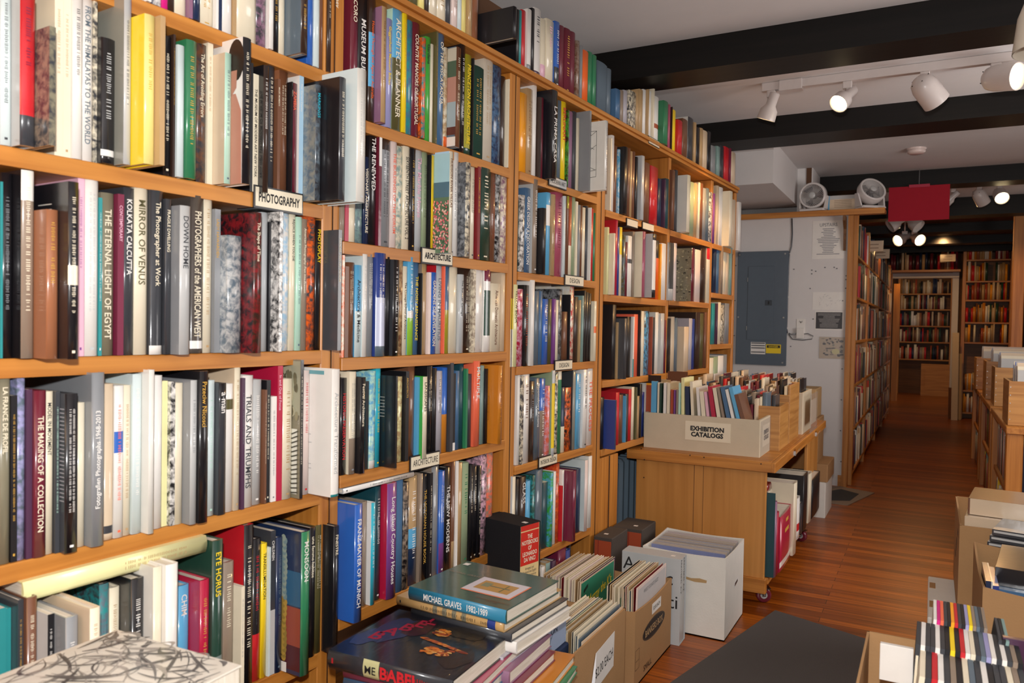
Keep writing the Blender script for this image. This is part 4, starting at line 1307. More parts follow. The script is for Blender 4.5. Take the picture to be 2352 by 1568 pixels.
# slipcase with big letters, two black boxes with red spines
p0 = onz(1559, 1484, 0); aw = .245
r = empty('book_slipcase', (p0.x-aw, p0.y, 0), (0, 0, radians(1)))
m = MB(); m.bev(0, aw, 0, .002, 0, .345, 'icegrey', 0, .0005); m.box(0, aw, .084, .086, 0, .345, 'icegrey'); m.box(0, aw, .002, .084, .343, .345, 'icegrey'); m.box(0, aw, .002, .084, 0, .002, 'icegrey'); m.box(0, .002, .002, .084, .002, .343, 'icegrey'); m.build('case', M_SATIN, r)
for k in (0, 1):
    m = MB(); m.box(.003, aw-.004, .004+k*.041, .042+k*.041, .003, .342, 'silver'); v = m.build('volume', M_SATIN, r)
    lettering('ARKITEKTI  A-Z', .018, .14, 'charcoal', v, frame((aw-.0034, .023+k*.041, .27), (0, 0, -1), (0, 1, 0)), 'spine_title')
for tx, u_, z_ in (('A', .03, .30), ('r k', .095, .285), ('c', .2, .255), ('ti', .215, .17)):
    lettering(tx, .05 if tx in ('A', 'ti') else .036, .08, 'black', r, frame((u_, -.0008, z_), (1, 0, 0), (0, 0, 1)), 'case_lettering')
m = MB(); m.box(aw-.05, aw-.034, .03, .045, .345, .3456, 'white'); m.build('price_sticker', M_SATIN, r)
tag(r, 'tall light grey slipcase with large black letters, between record boxes', 'book')
for k, (x_, y_, lb) in enumerate(((-1.165, 3.10, 'black box with rust-red spines, left of the pair beside the cart'), (-1.10, 3.30, 'black box with rust-red spines, right of the pair, partly behind'))):
    r = empty('book_slipcase', (x_-.1, y_, 0)); m = MB(); m.bev((.004, -.05)[k], .09, 0, .19, .0, .36, 'darktaupe', 0, .003); m.build('case', M_CLOTH, r)
    m = MB(); m.box((.01, -.03)[k], .085, -.003, -.0002, .004, .345, 'rust'); m.box(.026, .028, -.0036, -.003, .004, .345, 'darkred'); m.build('volume', M_SATIN, r); m = MB(); m.box(.03, .048, .05, .066, .36, .3607, 'white'); m.build('price_sticker', M_SATIN, r)
    tag(r, lb, 'book')
# white box of plastic sleeves
B4 = open_box('white_box', -1.055, -.706, 3.147, 3.49, 0, .338, 'palewhite', 'open white carton packed with plastic-sleeved prints', dip=.006, th=.005)
g = MB(); g.prism([(.0, -.1722, .24), (.035, -.1722, .235), (.07, -.1722, .24), (.1, -.1722, .236), (.098, -.1722, .225), (.05, -.1722, .222), (.0, -.1722, .23)], (0, -.0006, 0), 'b49468'); g.build('torn_patch', M_CARD, B4)
g = MB(); g.prism([(.1752, -.01, .17), (.1752, .06, .18), (.1752, .06, .2), (.1752, -.01, .19)], (.0006, 0, 0), 'e8e8e8'); g.prism([(.1760, .0, .176), (.1760, .05, .184), (.1760, .05, .194), (.1760, .0, .188)], (.0004, 0, 0), '2c3030'); g.build('handle_label', M_SATIN, B4)
PAL['periwinkle'] = ('blue-violet', '6f7cb4')
for k in range(14):
    y_ = 3.222+.018*k; m = MB(); m.box(0, .315, 0, .005, 0, .325, ('periwinkle' if k == 0 else random.choice(('beige', 'tan', 'taupe', 'whitepink', 'lavgrey'))), 0); m.box(-.003, .318, -.0012, .0065, .0, .331, 'white', 1)
    o = m.build('plastic_sleeve', [M_SATIN, M_CLEAR], None, (-1.04, y_, .007), (0.02, 0, 0))
    tag(o, 'blue-violet print in clear plastic, front of the white carton' if k == 0 else 'clear plastic sleeve holding a print, packed in the white carton', 'print', 'prints in the white carton')

# ============================================================ wheeled cart
ZT = .672
cart = empty('book_cart', (-.92, 4.5, 0))
def cpart(name, x0, x1, y0, y1, z0, z1, mat, b=.003):
    m = MB(); m.bev(x0+.92, x1+.92, y0-4.5, y1-4.5, z0, z1, 'tan', 0, b); return m.build(name, mat, cart)
cpart('cart_top', -1.285, -.615, 3.60, 5.44, ZT-.03, ZT, W_X)
m = MB(); m.bev(-.37, .31, -.93, -.90, ZT-.045, ZT-.001, 'tan', 0, .003); m.build('top_edging', W_X, cart)
m = MB(); m.bev(.305, .325, -.93, .94, ZT-.045, ZT-.001, 'tan', 0, .003); m.build('top_edging', W_Y, cart)
cpart('end_panel', -1.255, -.64, 3.615, 3.64, .12, ZT-.03, PLY_Z); cpart('end_panel', -1.255, -.64, 5.40, 5.42, .12, ZT-.03, PLY_Z)
cpart('divider', -1.0, -.98, 3.64, 5.40, .12, ZT-.03, PLY_Z); cpart('cart_shelf', -1.255, -.625, 3.64, 5.40, .105, .132, W_Y)
cpart('base_rail', -1.255, -.63, 3.60, 3.64, .07, .135, W_X); cpart('end_board', -.66, -.64, 4.95, 5.40, .132, ZT-.03, PLY_Z)
m = MB()
for px, py in ((1473, 1030), (1585, 1045), (1617, 1050), (1748, 1065), (1480, 1055), (1479, 1096)):
    p = onY(px, py, 3.568); m.prism([(p.x+.92+.003*cos(a), -.934, p.z+.003*sin(a)) for a in [2*pi*k/8 for k in range(8)]], (0, .002, 0), '1c1410')
m.build('screw_heads', M_MAT, cart)
m = MB(); m.box(-.05, -.046, -.8866, -.885, .136, ZT-.046, '8a5a2c'); m.box(-.006, -.003, -.8866, -.885, .136, ZT-.046, '8a5a2c'); m.build('panel_seam', M_MAT, cart)
def caster(x, y, yaw):
    k = empty('caster', (x+.92, y-4.5, 0)); k.parent = cart; k.rotation_euler = (0, 0, yaw)
    m = MB(); m.M = Matrix.Translation((0, 0, .035)) @ Matrix.Rotation(pi/2, 4, 'X') @ Matrix.Translation((0, 0, -.012))
    m.lathe([(.016, 0), (.03, 0), (.034, .003), (.034, .021), (.03, .024), (.016, .024)], 'maroon', 0, 28); m.lathe([(0.0, .002), (.017, .001), (.027, .002)], 'silver', 0, 28); m.lathe([(.027, .022), (.017, .023), (0, .022)], 'silver', 0, 28); m.build('wheel', M_PLASTIC, k)
    m = MB(); m.box(-.008, .008, -.017, -.014, .03, .068, 'grey'); m.box(-.008, .008, .014, .017, .03, .068, 'grey'); m.box(-.028, .028, -.022, .022, .066, .07, 'grey'); m.tube([(0, -.02, .035), (0, .02, .035)], .005, 'silver'); m.build('fork', M_STEEL, k)
caster(-.655, 3.70, .4); caster(-.655, 4.88, -.3); caster(-1.2, 3.72, .1); caster(-1.2, 5.3, .1)
tag(cart, 'plywood cart on maroon wheels carrying crates of catalogs', 'cart')
for px, py, lb in ((1826, 1026, 'nearer small price tag clipped to the cart edge'), (1877, 985, 'farther small price tag clipped to the cart edge')):
    p = onz(px, py, ZT); m = MB(); m.prism([(0, -.03, -.02), (0, .03, -.02), (.02, .03, .015), (.02, -.03, .015)], (.003, 0, .001), 'tan'); m.box(-.012, .006, -.03, -.026, -.02, .002, 'silver')
    tag(m.build('price_tag', M_SATIN, None, (-.590, p.y, ZT-.02)), lb, 'sign')
# crates on the cart
def crate(label, x0, x1, y0, y1, h, col, mats, th=.012, lowfront=None, cat='crate'):
    r = empty('crate', ((x0+x1)/2, (y0+y1)/2, ZT)); hx, hy = (x1-x0)/2, (y1-y0)/2; hf = lowfront or h
    for nm, a in (('front_board', (-hx, hx, -hy, -hy+th, 0, hf)), ('rear_board', (-hx, hx, hy-th, hy, 0, h)), ('side_board', (-hx, -hx+th, -hy+th, hy-th, 0, h)), ('side_board', (hx-th, hx, -hy+th, hy-th, 0, h)), ('bottom_board', (-hx+th, hx-th, -hy+th, hy-th, 0, th))):
        m = MB(); m.bev(*a, col, 0, .0015); m.build(nm, mats[0] if 'side' not in nm else mats[1], r)
    tag(r, label, cat); return r
PAL['cratepaint'] = ('cream', 'c9bba2')
f0 = onz(1482, 1024, ZT); f1 = onz(1741, 1053, ZT)
CX0, CX1, CY = f0.x, f1.x, min(f0.y, f1.y)+.03
c_ = crate('long cream painted crate labelled EXHIBITION CATALOGS, front of the cart', CX0, CX1, CY, CY+.30, .172, 'cratepaint', (M_MAT, M_MAT))
hw = (CX1-CX0)/2
m = MB(); m.box(-.07, .145, -.1525, -.1502, .055, .145, 'cream'); m.build('paper_label', M_SATIN, c_)
lettering('EXHIBITION\nCATALOGS', .052, .16, 'black', c_, frame((.035, -.1532, .098), (1, 0, 0), (0, 0, 1)), 'crate_lettering', bold=.05)
m = MB(); m.box(hw+.0004, hw+.0012, -.09, .09, .04, .14, 'cream'); m.build('paper_label', M_SATIN, c_); m = MB(); m.box(hw+.0018, hw+.0034, -.14, .14, .004, .165, 'white'); m.build('plastic_cover', M_CLEAR, c_)
lettering('EXHIBITION\nCATALOGS', .05, .12, 'black', c_, frame((hw+.0016, 0, .092), (0, 1, 0), (0, 0, 1)), 'crate_lettering', bold=.05)
crate('pine crate with burnt stencil, second on the cart', -1.19, -.64, 3.93, 4.20, .215, 'tan', (PINE_X, PINE_Y))
crate('tall fir crate with a hand slot, third on the cart', -1.14, -.64, 4.22, 4.55, .30, 'tan', (PINE_X, PINE_Y), lowfront=.25)
c4 = crate('cream painted crate with a paper label, fourth on the cart', -1.12, -.63, 4.62, 4.98, .235, 'cratepaint', (M_MAT, M_MAT))
m = MB(); m.box(.2802, .281, -.10, .12, .05, .19, 'beige'); m.build('paper_label', M_SATIN, c4); m = MB(); m.box(.2812, .283, -.15, .15, .005, .225, 'white'); m.build('plastic_cover', M_CLEAR, c4)
# catalogs in the front crate
CAT = '''300 350 375 skyblue
356 374 385 cream
376 396 392 darkgreen
410 437 388 white
442 470 392 cream
474 500 450 rust
502 520 452 purple
524 544 452 taupe
546 566 390 mint
568 598 345 paleyellow
600 640 422 navy
644 672 378 cream
700 728 430 white
732 770 468 cream
772 800 470 pink
806 846 425 crimson
850 886 438 cream
890 914 430 taupe
922 960 430 steel
966 996 452 white
1000 1034 432 skyblue
1050 1090 500 brown'''
xe = None
for k, ln in enumerate(CAT.split('\n')):
    a, b_, yt, cn = ln.split(); a = 1420+float(a)/3.92; b_ = 1420+float(b_)/3.92; yt = 780+float(yt)/3.92
    Y_ = CY+.02+.006*random.random()
    p = onY(a, yt, Y_); q = onY(b_, yt, Y_); t_ = q.x-p.x-.001; zb_ = ZT+.013; h_ = q.z-zb_
    ln_ = 0. if k < 9 else -min(.30, .022*(k-8)); x_ = p.x
    if ln_: x_ = p.x-h_*sin(ln_)*-1*1.0 if False else p.x + h_*sin(-ln_)
    if x_+t_ > CX1-.016: x_ = CX1-.016-t_
    R = Euler((0, ln_, 0)).to_matrix() @ Euler((0, 0, -pi/2)).to_matrix()
    wrd = words(cn); nb = ['the left end', 'left of the middle', 'the middle', 'right of the middle', 'the right end'][min(4, k//5)]
    spec(t=t_*.97, h=h_/cos(ln_), w=.17, col=cn, tcol=random.choice(('charcoal', 'white', 'charcoal')) if cn not in ('white', 'cream') else 'charcoal', loc=(x_, Y_, zb_), rot=R.to_euler(), soft=True, side=cn,
         area=(b_-a)*(960-yt), row='cat', group='catalogs in the cream painted crate')
# looser books behind, in rows across the crates
for (y0, z0, hh, xa, xb, sd) in ((CY+.20, ZT+.013, .23, -1.20, -.75, 1), (3.95, ZT+.013, .25, -1.17, -.72, 2), (4.06, ZT+.013, .26, -1.17, -.70, 3), (4.24, ZT+.013, .30, -1.125, -.66, 4), (4.38, ZT+.013, .31, -1.125, -.66, 5), (4.64, ZT+.013, .28, -1.105, -.66, 6), (4.82, ZT+.013, .30, -1.105, -.66, 7)):
    rr = random.Random(sd); x = xa
    while x < xb:
        t_ = rr.uniform(.006, .022); cn = rr.choice(('beige', 'cream', 'tan', 'cream', 'brown', 'red', 'black', 'white', 'steel', 'slate', 'maroon', 'taupe', 'beige', 'charcoal', 'wine'))
        spec(t=t_, h=hh*rr.uniform(.88, 1.08), w=.13 if y0 < 4.2 else .14, col=cn, side=cn, loc=(x, y0, z0), rot=(0, 0, -pi/2), soft=t_ < .014, area=1, label='x'); x += t_+rr.choice((.001, .001, .006))
for px, py, w_, h_, Y_, cn, lb in ((1496, 858, .10, .20, 3.72, 'darkbrown', 'dark brown picture board standing in the front crate, left end'), (1556, 850, .11, .16, 3.99, 'brown', 'brown board standing in the second crate with a round picture'),
      (1520, 868, .09, .17, 3.75, 'tan', 'plain tan divider board in the front crate beside the dark picture board')):
    p = onY(px, py, Y_); m = MB(); m.box(-w_/2, w_/2, 0, .003, 0, p.z-ZT-.02, cn); o = m.build('divider_board', M_CARD, None, (p.x, Y_, ZT+.013)); tag(o, lb, 'board')
    if cn == 'darkbrown': m = MB(); m.box(-w_*.4, w_*.4, -.001, -.0002, .12, p.z-ZT-.06, 'amber'); m.box(-w_*.33, w_*.33, -.0016, -.001, .13, p.z-ZT-.07, 'rust'); m.build('picture', M_SATIN, o)
# books lying on the lower cart shelf rows
L1 = spec(t=.04, h=.34, w=.30, col='olivegrey', side='tealgrey', loc=(-.66, 4.35, .555+.04), rot=(Euler((-pi/2, 0, 0)).to_matrix()).to_euler(), label='grey-green book lying flat on the upright books inside the cart', area=3000)
L2 = spec(t=.03, h=.12, w=.22, col='cream', side='cream', loc=(-.64, 3.665, .485+.03), rot=(Euler((-pi/2, 0, 0)).to_matrix()).to_euler(), label='small cream book lying on the dark upright ones, inside the cart', area=2500)
L3 = spec(t=.03, h=.12, w=.22, col='darkred', side='darkred', loc=(-.645, 3.665, .516+.03), rot=(Euler((-pi/2, 0, 0)).to_matrix()).to_euler(), label='dark red book on top of the small cream one, inside the cart', area=2500)
# boxes between cart and white wall
for (x0, x1, y0, y1, z0, z1, cn, lb) in ((-.98, -.60, 5.56, 5.95, 0, .24, 'palewhite', 'pale file box with dark base, on the floor past the cart'), (-.98, -.59, 5.56, 5.95, .242, .36, 'cardboard', 'brown lid-like carton on the pale file box past the cart'),
     (-1.0, -.66, 5.6, 5.9, .362, .66, 'cardboard', 'upper brown carton stacked past the cart'), (-1.0, -.68, 5.6, 5.9, .662, .86, 'tan', 'top tan carton of the pile past the cart')):
    m = MB(); m.bev(x0-(x0+x1)/2, x1-(x0+x1)/2, -(y1-y0)/2, (y1-y0)/2, 0, z1-z0, cn, 0, .004); tag(m.build('storage_box', M_CARD, None, ((x0+x1)/2, (y0+y1)/2, z0)), lb, 'box')
# radiator
r = empty('radiator', WALL.pt(3.36, 0, -.10), (0, 0, -TH))
for k in range(9):
    m = MB(); y_ = .068*k; m.bev(-.09, .0, y_, y_+.05, .03, .60, 'steelgrey' if False else '6c7e8c', 0, .016); m.build('column', M_METAL, r)
m = MB(); m.tube([(-.045, .02, .56), (-.045, .6, .56)], .016, '5c6e7c'); m.tube([(-.045, .02, .09), (-.045, .6, .09)], .016, '5c6e7c'); m.box(-.07, -.02, .01, .03, 0, .04, '5c6e7c'); m.box(-.07, -.02, .55, .58, 0, .04, '5c6e7c'); m.build('pipes', M_METAL, r)
tag(r, 'blue-grey column radiator below the fourth bookcase', 'radiator')
# ============================================================ white wall: panel, papers, cable, shelf with fans
YW = 6.77
r = empty('electrical_panel', (-1.268, YW, .958)); PAL['panel'] = ('blue-grey', '56626e')
m = MB(); m.bev(-.207, .207, -.028, 0, 0, .955, 'panel', 0, .004); m.build('cover_plate', M_METAL, r)
m = MB(); m.bev(-.115, .095, -.034, -.0284, .21, .83, 'panel', 0, .002); d_ = m.build('panel_door', M_METAL, r)
m = MB(); m.bev(.03, .085, -.037, -.0344, .50, .545, '3c444c', 0, .002); m.box(.055, .065, -.042, -.037, .51, .535, '14171a'); m.build('latch', M_METAL, d_)
for z_ in (.29, .70): m = MB(); m.box(-.12, -.115, -.036, -.028, z_, z_+.035, 'silver'); m.build('hinge', M_STEEL, r)
m = MB()
for x_, z_ in ((-.19, .93), (.18, .93), (-.19, .4), (.18, .4), (.18, .025)): m.prism([(x_+.007*cos(2*pi*k/10), -.0285, z_+.007*sin(2*pi*k/10)) for k in range(10)], (0, -.004, 0), 'silver')
m.build('screws', M_STEEL, r)
m = MB(); m.box(-.08, .04, -.0292, -.0286, .09, .19, 'white')
for z_ in (.115, .15, .17, .19): m.box(-.076, .036, -.0298, -.0293, z_-.012, z_-.004, '3a3c44')
m.build('label_sticker', M_SATIN, r)
m = MB(); m.box(.045, .165, -.0292, -.0286, .10, .175, 'yellow'); m.box(.052, .158, -.0298, -.0293, .145, .168, '1a1a16'); k_ = m.build('warning_sticker', M_SATIN, r)
lettering('DANGER', .014, .08, 'yellow', k_, frame((.105, -.0303, .1565), (1, 0, 0), (0, 0, 1)), 'warning_lettering', bold=.02)
tag(r, 'blue-grey electrical panel with yellow sticker on the white wall', 'electrical panel')
def wall_paper(name, x0, x1, z0, z1, col, label, cat, lines=None, head=None, hc='grey'):
    r = empty(name, ((x0+x1)/2, YW-.0012, (z0+z1)/2)); w2, h2 = (x1-x0)/2, (z1-z0)/2
    m = MB(); m.box(-w2, w2, -.0008, .0008, -h2, h2, col); m.build('sheet', M_SATIN, r)
    if head: lettering(head, .028, w2*1.1, hc, r, frame((0, -.0014, h2*.78), (1, 0, 0), (0, 0, 1)), 'heading', bold=.01)
    if lines:
        m = MB(); rr = random.Random(4)
        for i in range(lines[0]):
            z = h2*lines[1]-i*(h2*lines[2]); l = w2*rr.uniform(.25, .75); m.poly([(-l, -.0012, z), (l, -.0012, z), (l, -.0012, z+lines[3]), (-l, -.0012, z+lines[3])], lines[4])
        m.build('small_print', M_SATIN, r)
    tag(r, label, cat); return r
wall_paper('notice', -.882, -.640, 1.840, 2.150, 'white', 'white paper headed UPSTAIRS pinned to the white wall', 'sign', (16, .55, .088, .006, '8a8a90'), 'UPSTAIRS', 'grey')
wall_paper('notice', -.868, -.622, 1.425, 1.57, 'white', 'white paper with a faint map, above the black notice', 'sign')
m = MB(); rr = random.Random(8)
for k in range(26):
    x_, z_ = rr.uniform(-.82, -.66), rr.uniform(1.44, 1.55); a_ = rr.uniform(0, pi); l_ = rr.uniform(.006, .02); m.poly([(x_, YW-.0030, z_), (x_+l_*cos(a_), YW-.0030, z_+l_*sin(a_)), (x_+l_*cos(a_), YW-.0030, z_+l_*sin(a_)+.0018), (x_, YW-.0030, z_+.0018)], '9a9a9e')
mp_ = m.build('map_drawing', M_SATIN); mp_.parent = [o for o in COL.objects if o.name.startswith('notice') and o.get('label', '').startswith('white paper with a faint')][0]; mp_.matrix_parent_inverse = Matrix.Translation(-Vector(mp_.parent.location))
wall_paper('notice', -.848, -.630, 1.262, 1.418, 'white', 'black notice with pale lines on a white backing sheet', 'sign')
k_ = [o for o in COL.objects if o.get('label', '').startswith('black notice')][0]
m = MB(); m.box(-.1, .1, -.0018, -.0009, -.068, .066, '2c2a2e'); rr = random.Random(2)
for i in range(11):
    l = rr.uniform(.04, .088); z = .052-.0108*i; m.poly([(-l, -.0022, z), (l, -.0022, z), (l, -.0022, z+.0036), (-l, -.0022, z+.0036)], 'a8a6a4')
m.build('black_panel', M_SATIN, k_)
r = wall_paper('framed_print', -.808, -.616, 1.03, 1.205, 'beige', 'small ink picture in a clear sleeve, lowest on the white wall', 'picture')
m = MB(); rr = random.Random(14)
for k in range(46): m.poly([(p[0], -.0014-.00002*k, p[2]) for p in disc(rr.uniform(-.075, .075), rr.uniform(-.07, .075), rr.uniform(.004, .018), rr.uniform(.002, .010), 0, 9)], rr.choice(('26242a', '5a564e', '1c1a20', '8a8474')))
m.poly([(p[0], -.0028, p[2]) for p in disc(.03, -.03, .03, .022, 0, 20)], 'e8dc9c'); m.build('ink_drawing', M_SATIN, r)
m = MB(); m.box(-.1, .1, -.006, -.0032, -.09, .09, 'white'); m.build('clear_sleeve', M_CLEAR, r)
# outlet with adapter and its cords
r = empty('wall_outlet', (-.955, YW, 1.24))
m = MB(); m.bev(-.035, .035, -.006, 0, -.02, .11, 'white', 0, .003); m.build('outlet_plate', M_PLASTIC, r)
m = MB(); m.bev(-.03, .03, -.035, -.006, -.05, .035, 'white', 0, .004); m.build('power_adapter', M_PLASTIC, r)
m = MB(); m.tube([(-.03, -.02, -.015), (-.07, -.02, -.02), (-.09, -.015, -.012)], .006, 'grey'); m.tube([(.03, -.02, -.015), (.06, -.02, -.01), (.10, -.015, -.03), (.09, -.012, -.055), (.02, -.012, -.065), (-.06, -.01, -.06), (-.092, -.008, -.02)], .0035, '5a5c60'); m.build('cord', M_PLASTIC, r)
m = MB()
for z_ in (.085,): m.box(-.004, .004, -.0068, -.006, z_-.01, z_+.004, '3a3a3a'); m.box(-.012, -.009, -.0068, -.006, z_-.004, z_+.01, '3a3a3a'); m.box(.009, .012, -.0068, -.006, z_-.004, z_+.01, '3a3a3a')
m.build('sockets', M_PLASTIC, r); tag(r, 'white wall outlet with a plugged adapter and looping cords', 'outlet')
m = MB(); m.tube([(0, 0, .93), (.006, 0, .80), (.002, 0, .70), (-.012, 0, .64), (-.016, 0, .55), (-.018, 0, .2), (-.02, 0, .02), (-.012, 0, -.02)], .0055, '4c4e54')
for z_ in (.64, .28, .02): m.box(-.034, .0, -.004, .004, z_-.004, z_+.004, 'white')
tag(m.build('cable', M_PLASTIC, None, (-1.045, YW-.008, 1.25)), 'grey cable clipped down the white wall beside the electrical panel', 'cable')
m = MB(); rr = random.Random(6)
for x_, z_ in ((-.605, 2.10), (-.62, 1.70), (-.62, 1.67), (-.62, 1.60), (-.64, 1.50), (-.60, 1.45), (-.63, .95), (-.63, .70), (-.63, .45), (-.62, .2), (-.88, 1.72), (-.88, 1.75), (-.85, 1.74), (-1.02, 1.76), (-.86, 1.35), (-.90, .78), (-1.03, 1.12), (-.89, 1.60), (-1.495, 1.8), (-1.495, 1.5), (-1.495, 1.2), (-.78, 1.77), (-.71, 1.77), (-.69, 1.76)):
    m.prism([(x_+.006*cos(2*pi*k/8)-.0, 0, z_+.005*sin(2*pi*k/8)) for k in range(8)], (0, -.003, 0), '6a6a6e')
struct(m.build('trim_17', M_MAT, None, (0, YW-.0002, 0)))
# shelf over the wall, bracket
m = MB(); m.bev(-.60, .60, -.13, .09, 0, .025, 'tan', 0, .003); m.box(-.60, .60, -.13, -.11, -.02, -.0003, 'tan'); tag(m.build('wall_shelf', W_X, None, (-.945, YW, 2.192)), 'fir shelf on top of the white wall carrying two fans', 'shelf')
m = MB(); m.prism([(0, -.12, 0), (0, -.004, 0), (0, -.004, -.27), (0, -.02, -.27), (0, -.05, -.1), (0, -.115, -.04)], (.02, 0, 0), 'darkred'); tag(m.build('shelf_bracket', W_DK, None, (-.645, YW, 2.1715)), 'dark curved bracket under the right end of the fan shelf', 'bracket')
def fan(x, z0, tilt, yawf, label):
    r = empty('fan', (x, 6.70, z0), (0, 0, yawf)); PAL['fanw'] = ('white', 'd4cecb')
    m = MB(); m.bev(-.10, .10, -.07, .07, 0, .02, 'fanw', 0, .012)
    for sx in (-1, 1): m.prism([(sx*.10, -.045, .015), (sx*.10, .045, .015), (sx*.112, .03, .12), (sx*.112, -.01, .12)], (-.012*sx, 0, 0), 'fanw')
    m.build('base', M_PLASTIC, r)
    H = Matrix.Translation((0, 0, .128)) @ Matrix.Rotation(pi/2+tilt, 4, 'X')
    m = MB(); m.M = H; m.lathe([(.088, .045), (.100, .05), (.104, .04), (.104, -.01), (.085, -.05), (.05, -.075), (0, -.08)], 'fanw', 0, 36); m.lathe([(.088, .045), (.088, -.0), (.06, -.05)], 'd4cecb', 0, 36); k = m.build('housing', M_PLASTIC, r)
    m = MB(); m.M = H
    for q in range(36):
        a = 2*pi*q/36; P = []
        for j in range(5):
            rr_ = .024+.065*j/4; aa = a+.5*j/4; P.append((rr_*cos(aa), rr_*sin(aa), .047+.004*cos(j/4*pi/2)))
        m.tube(P, .0011, 'fanw', 0, 4)
    m.lathe([(.0, .056), (.02, .056), (.026, .052), (.026, .046)], 'silver', 0, 20)
    m.build('grille', M_PLASTIC, r)
    m = MB(); m.M = H; m.lathe([(0, .03), (.025, .03), (.025, -.02)], '3c3c40', 0, 16)
    for q in range(3):
        a0 = 2*pi*q/3; i = []
        for rr_, da, zz in ((.02, -.3, .0), (.082, -.35, -.01), (.082, .55, .028), (.02, .5, .02)): i.append((rr_*cos(a0+da), rr_*sin(a0+da), zz))
        m.poly(i, '4c4c50'); m.poly(i[::-1], '4c4c50')
    m.build('blades', M_PLASTIC, r); tag(r, label, 'fan')
fan(-.872, 2.218, .05, radians(-8), 'left white fan on the high shelf, facing the room')
fan(-.455, 2.218, -.5, radians(35), 'right white fan on the high shelf, tilted upwards')
m = MB(); m.box(-.10, .10, 0, .012, 0, .12, 'beige'); m.box(-.105, -.095, -.004, .0, 0, .125, 'skyblue', 0); m.box(-.105, .105, -.002, 0, .095, .125, 'silver'); o = m.build('paper_sign', M_SATIN, None, (-.66, 6.74, 2.218)); tag(o, 'small printed card between the two fans', 'sign')
m = MB(); 
for i in range(5): m.poly([(-.06, -.0005, .03+.013*i), (.07, -.0005, .03+.013*i), (.07, -.0005, .0335+.013*i), (-.06, -.0005, .0335+.013*i)], '8f7a68')
m.build('small_print', M_SATIN, o)
# red sign
YR = 7.22; a_ = onY(2042, 431, YR); b_ = onY(2180, 503, YR); r = empty('hanging_sign', ((a_.x+b_.x)/2, YR, b_.z)); w2 = (b_.x-a_.x)/2; hz = a_.z-b_.z; PAL['signred'] = ('red', 'a81c2e')
m = MB(); m.box(-w2, w2, 0, .006, 0, hz, 'signred'); m.build('panel', M_CLOTH, r); m = MB(); m.box(-w2*.33, w2*.35, -.01, .02, hz-.012, hz+.012, 'crimson'); m.build('clip', M_SATIN, r)
m = MB(); m.tube([(0, .003, hz), (0, .003, CZ-b_.z)], .002, 'grey'); m.build('hanger', M_METAL, r); tag(r, 'blank red sign hanging from the beam beside the fans', 'sign')
# smoke detector
p = onz(2105, 347, CZ-.02); m = MB(); m.lathe([(0, -.04), (.045, -.04), (.06, -.03), (.062, -.014), (.056, -.012), (.066, -.01), (.066, 0)], 'whitepink', 0, 32); tag(m.build('smoke_detector', M_PLASTIC, None, (p.x, p.y, CZ-.0005)), 'round white smoke detector on the ceiling', 'smoke detector')

# ============================================================ track lights
PAL['lampwhite'] = ('white', 'cfc6c2')
def track(x0, x1, y, z, label, feed=None):
    r = empty('lighting_track', (x0, y, z)); m = MB(); m.bev(0, x1-x0, -.018, .018, -.02, CZ-z-.0005, 'lampwhite', 0, .003); m.build('rail', M_METAL, r)
    if feed: m = MB(); m.bev(feed-x0-.06, feed-x0+.06, -.03, .03, -.032, CZ-z-.0006, 'lampwhite', 0, .004); m.build('feed_box', M_METAL, r)
    return tag(r, label, 'light track')
def lamp(x, y, z, dirv, label, style, lit, power=0, s=1., drop=.07, spot=True, cone=80):
    r = empty('track_lamp', (x, y, z)); m = MB(); m.bev(-.022*s, .022*s, -.018, .018, -.035, 0, 'lampwhite', 0, .003); m.tube([(0, 0, -.03), (0, 0, -drop-.01)], .008*s, 'lampwhite'); m.build('adapter', M_METAL, r)
    d = Vector(dirv).normalized(); piv = Vector((0, 0, -drop)); Q = d.to_track_quat('Z', 'Y').to_matrix().to_4x4()
    m = MB(); m.M = Matrix.Translation(piv) @ Q
    if style == 'step': pr = [(.0, -.062), (.020, -.062), (.027, -.056), (.027, .008), (.046, .034), (.050, .085)]; inn = [(.050, .085), (.047, .085), (.046, .045), (.0, .02)]; re, ze = .0455, .070
    else: pr = [(.0, -.062), (.030, -.054), (.052, -.034), (.062, .0), (.064, .105)]; inn = [(.064, .105), (.060, .105), (.058, .03), (0, .0)]; re, ze = .057, .088
    pr = [(a*s, b*s) for a, b in pr]; inn = [(a*s, b*s) for a, b in inn]
    m.lathe(pr, 'lampwhite', 0, 36); m.lathe(inn, 'lampwhite', 0, 36)
    if style != 'step':
        for a in range(5): q = Vector((.046*cos(a*1.25), .046*sin(a*1.25), -.044))*s; m.box(q.x-.002, q.x+.002, q.y-.002, q.y+.002, q.z-.002, q.z+.002, '15120f')
    m.build('lamp_head', M_METAL, r)
    m = MB(); m.M = Matrix.Translation(piv) @ Q; m.lathe([(0, ze*s+.006), (re*s*.6, ze*s+.004), (re*s, ze*s-.004)], 'white', 0, 24); m.build('bulb', M_BULB if lit else M_SATIN, r)
    tag(r, label, 'lamp')
    if power:
        L_ = Vector((x, y, z))+piv+d*(ze*s+.03); add_light('track_bulb_light', 'SPOT', L_, power, WARM, .03, L_+d, cone, .7)
track(-.85, .70, 4.385, 2.575, 'long white ceiling track across the room carrying four lamps', -.70)
lamp(-.80, 4.385, 2.555, (-.30, .12, -.80), 'leftmost lamp of the near ceiling track, stepped head, pointing down at the shelves', 'step', True, 40)
lamp(-.42, 4.385, 2.555, (-.42, -.62, -.62), 'lit stepped lamp second from left on the near ceiling track', 'step', True, 42, cone=56)
lamp(-.065, 4.385, 2.555, (.48, .45, -.62), 'round-backed lamp third on the near ceiling track, facing away', 'bullet', True, 6, 1.0, cone=60)
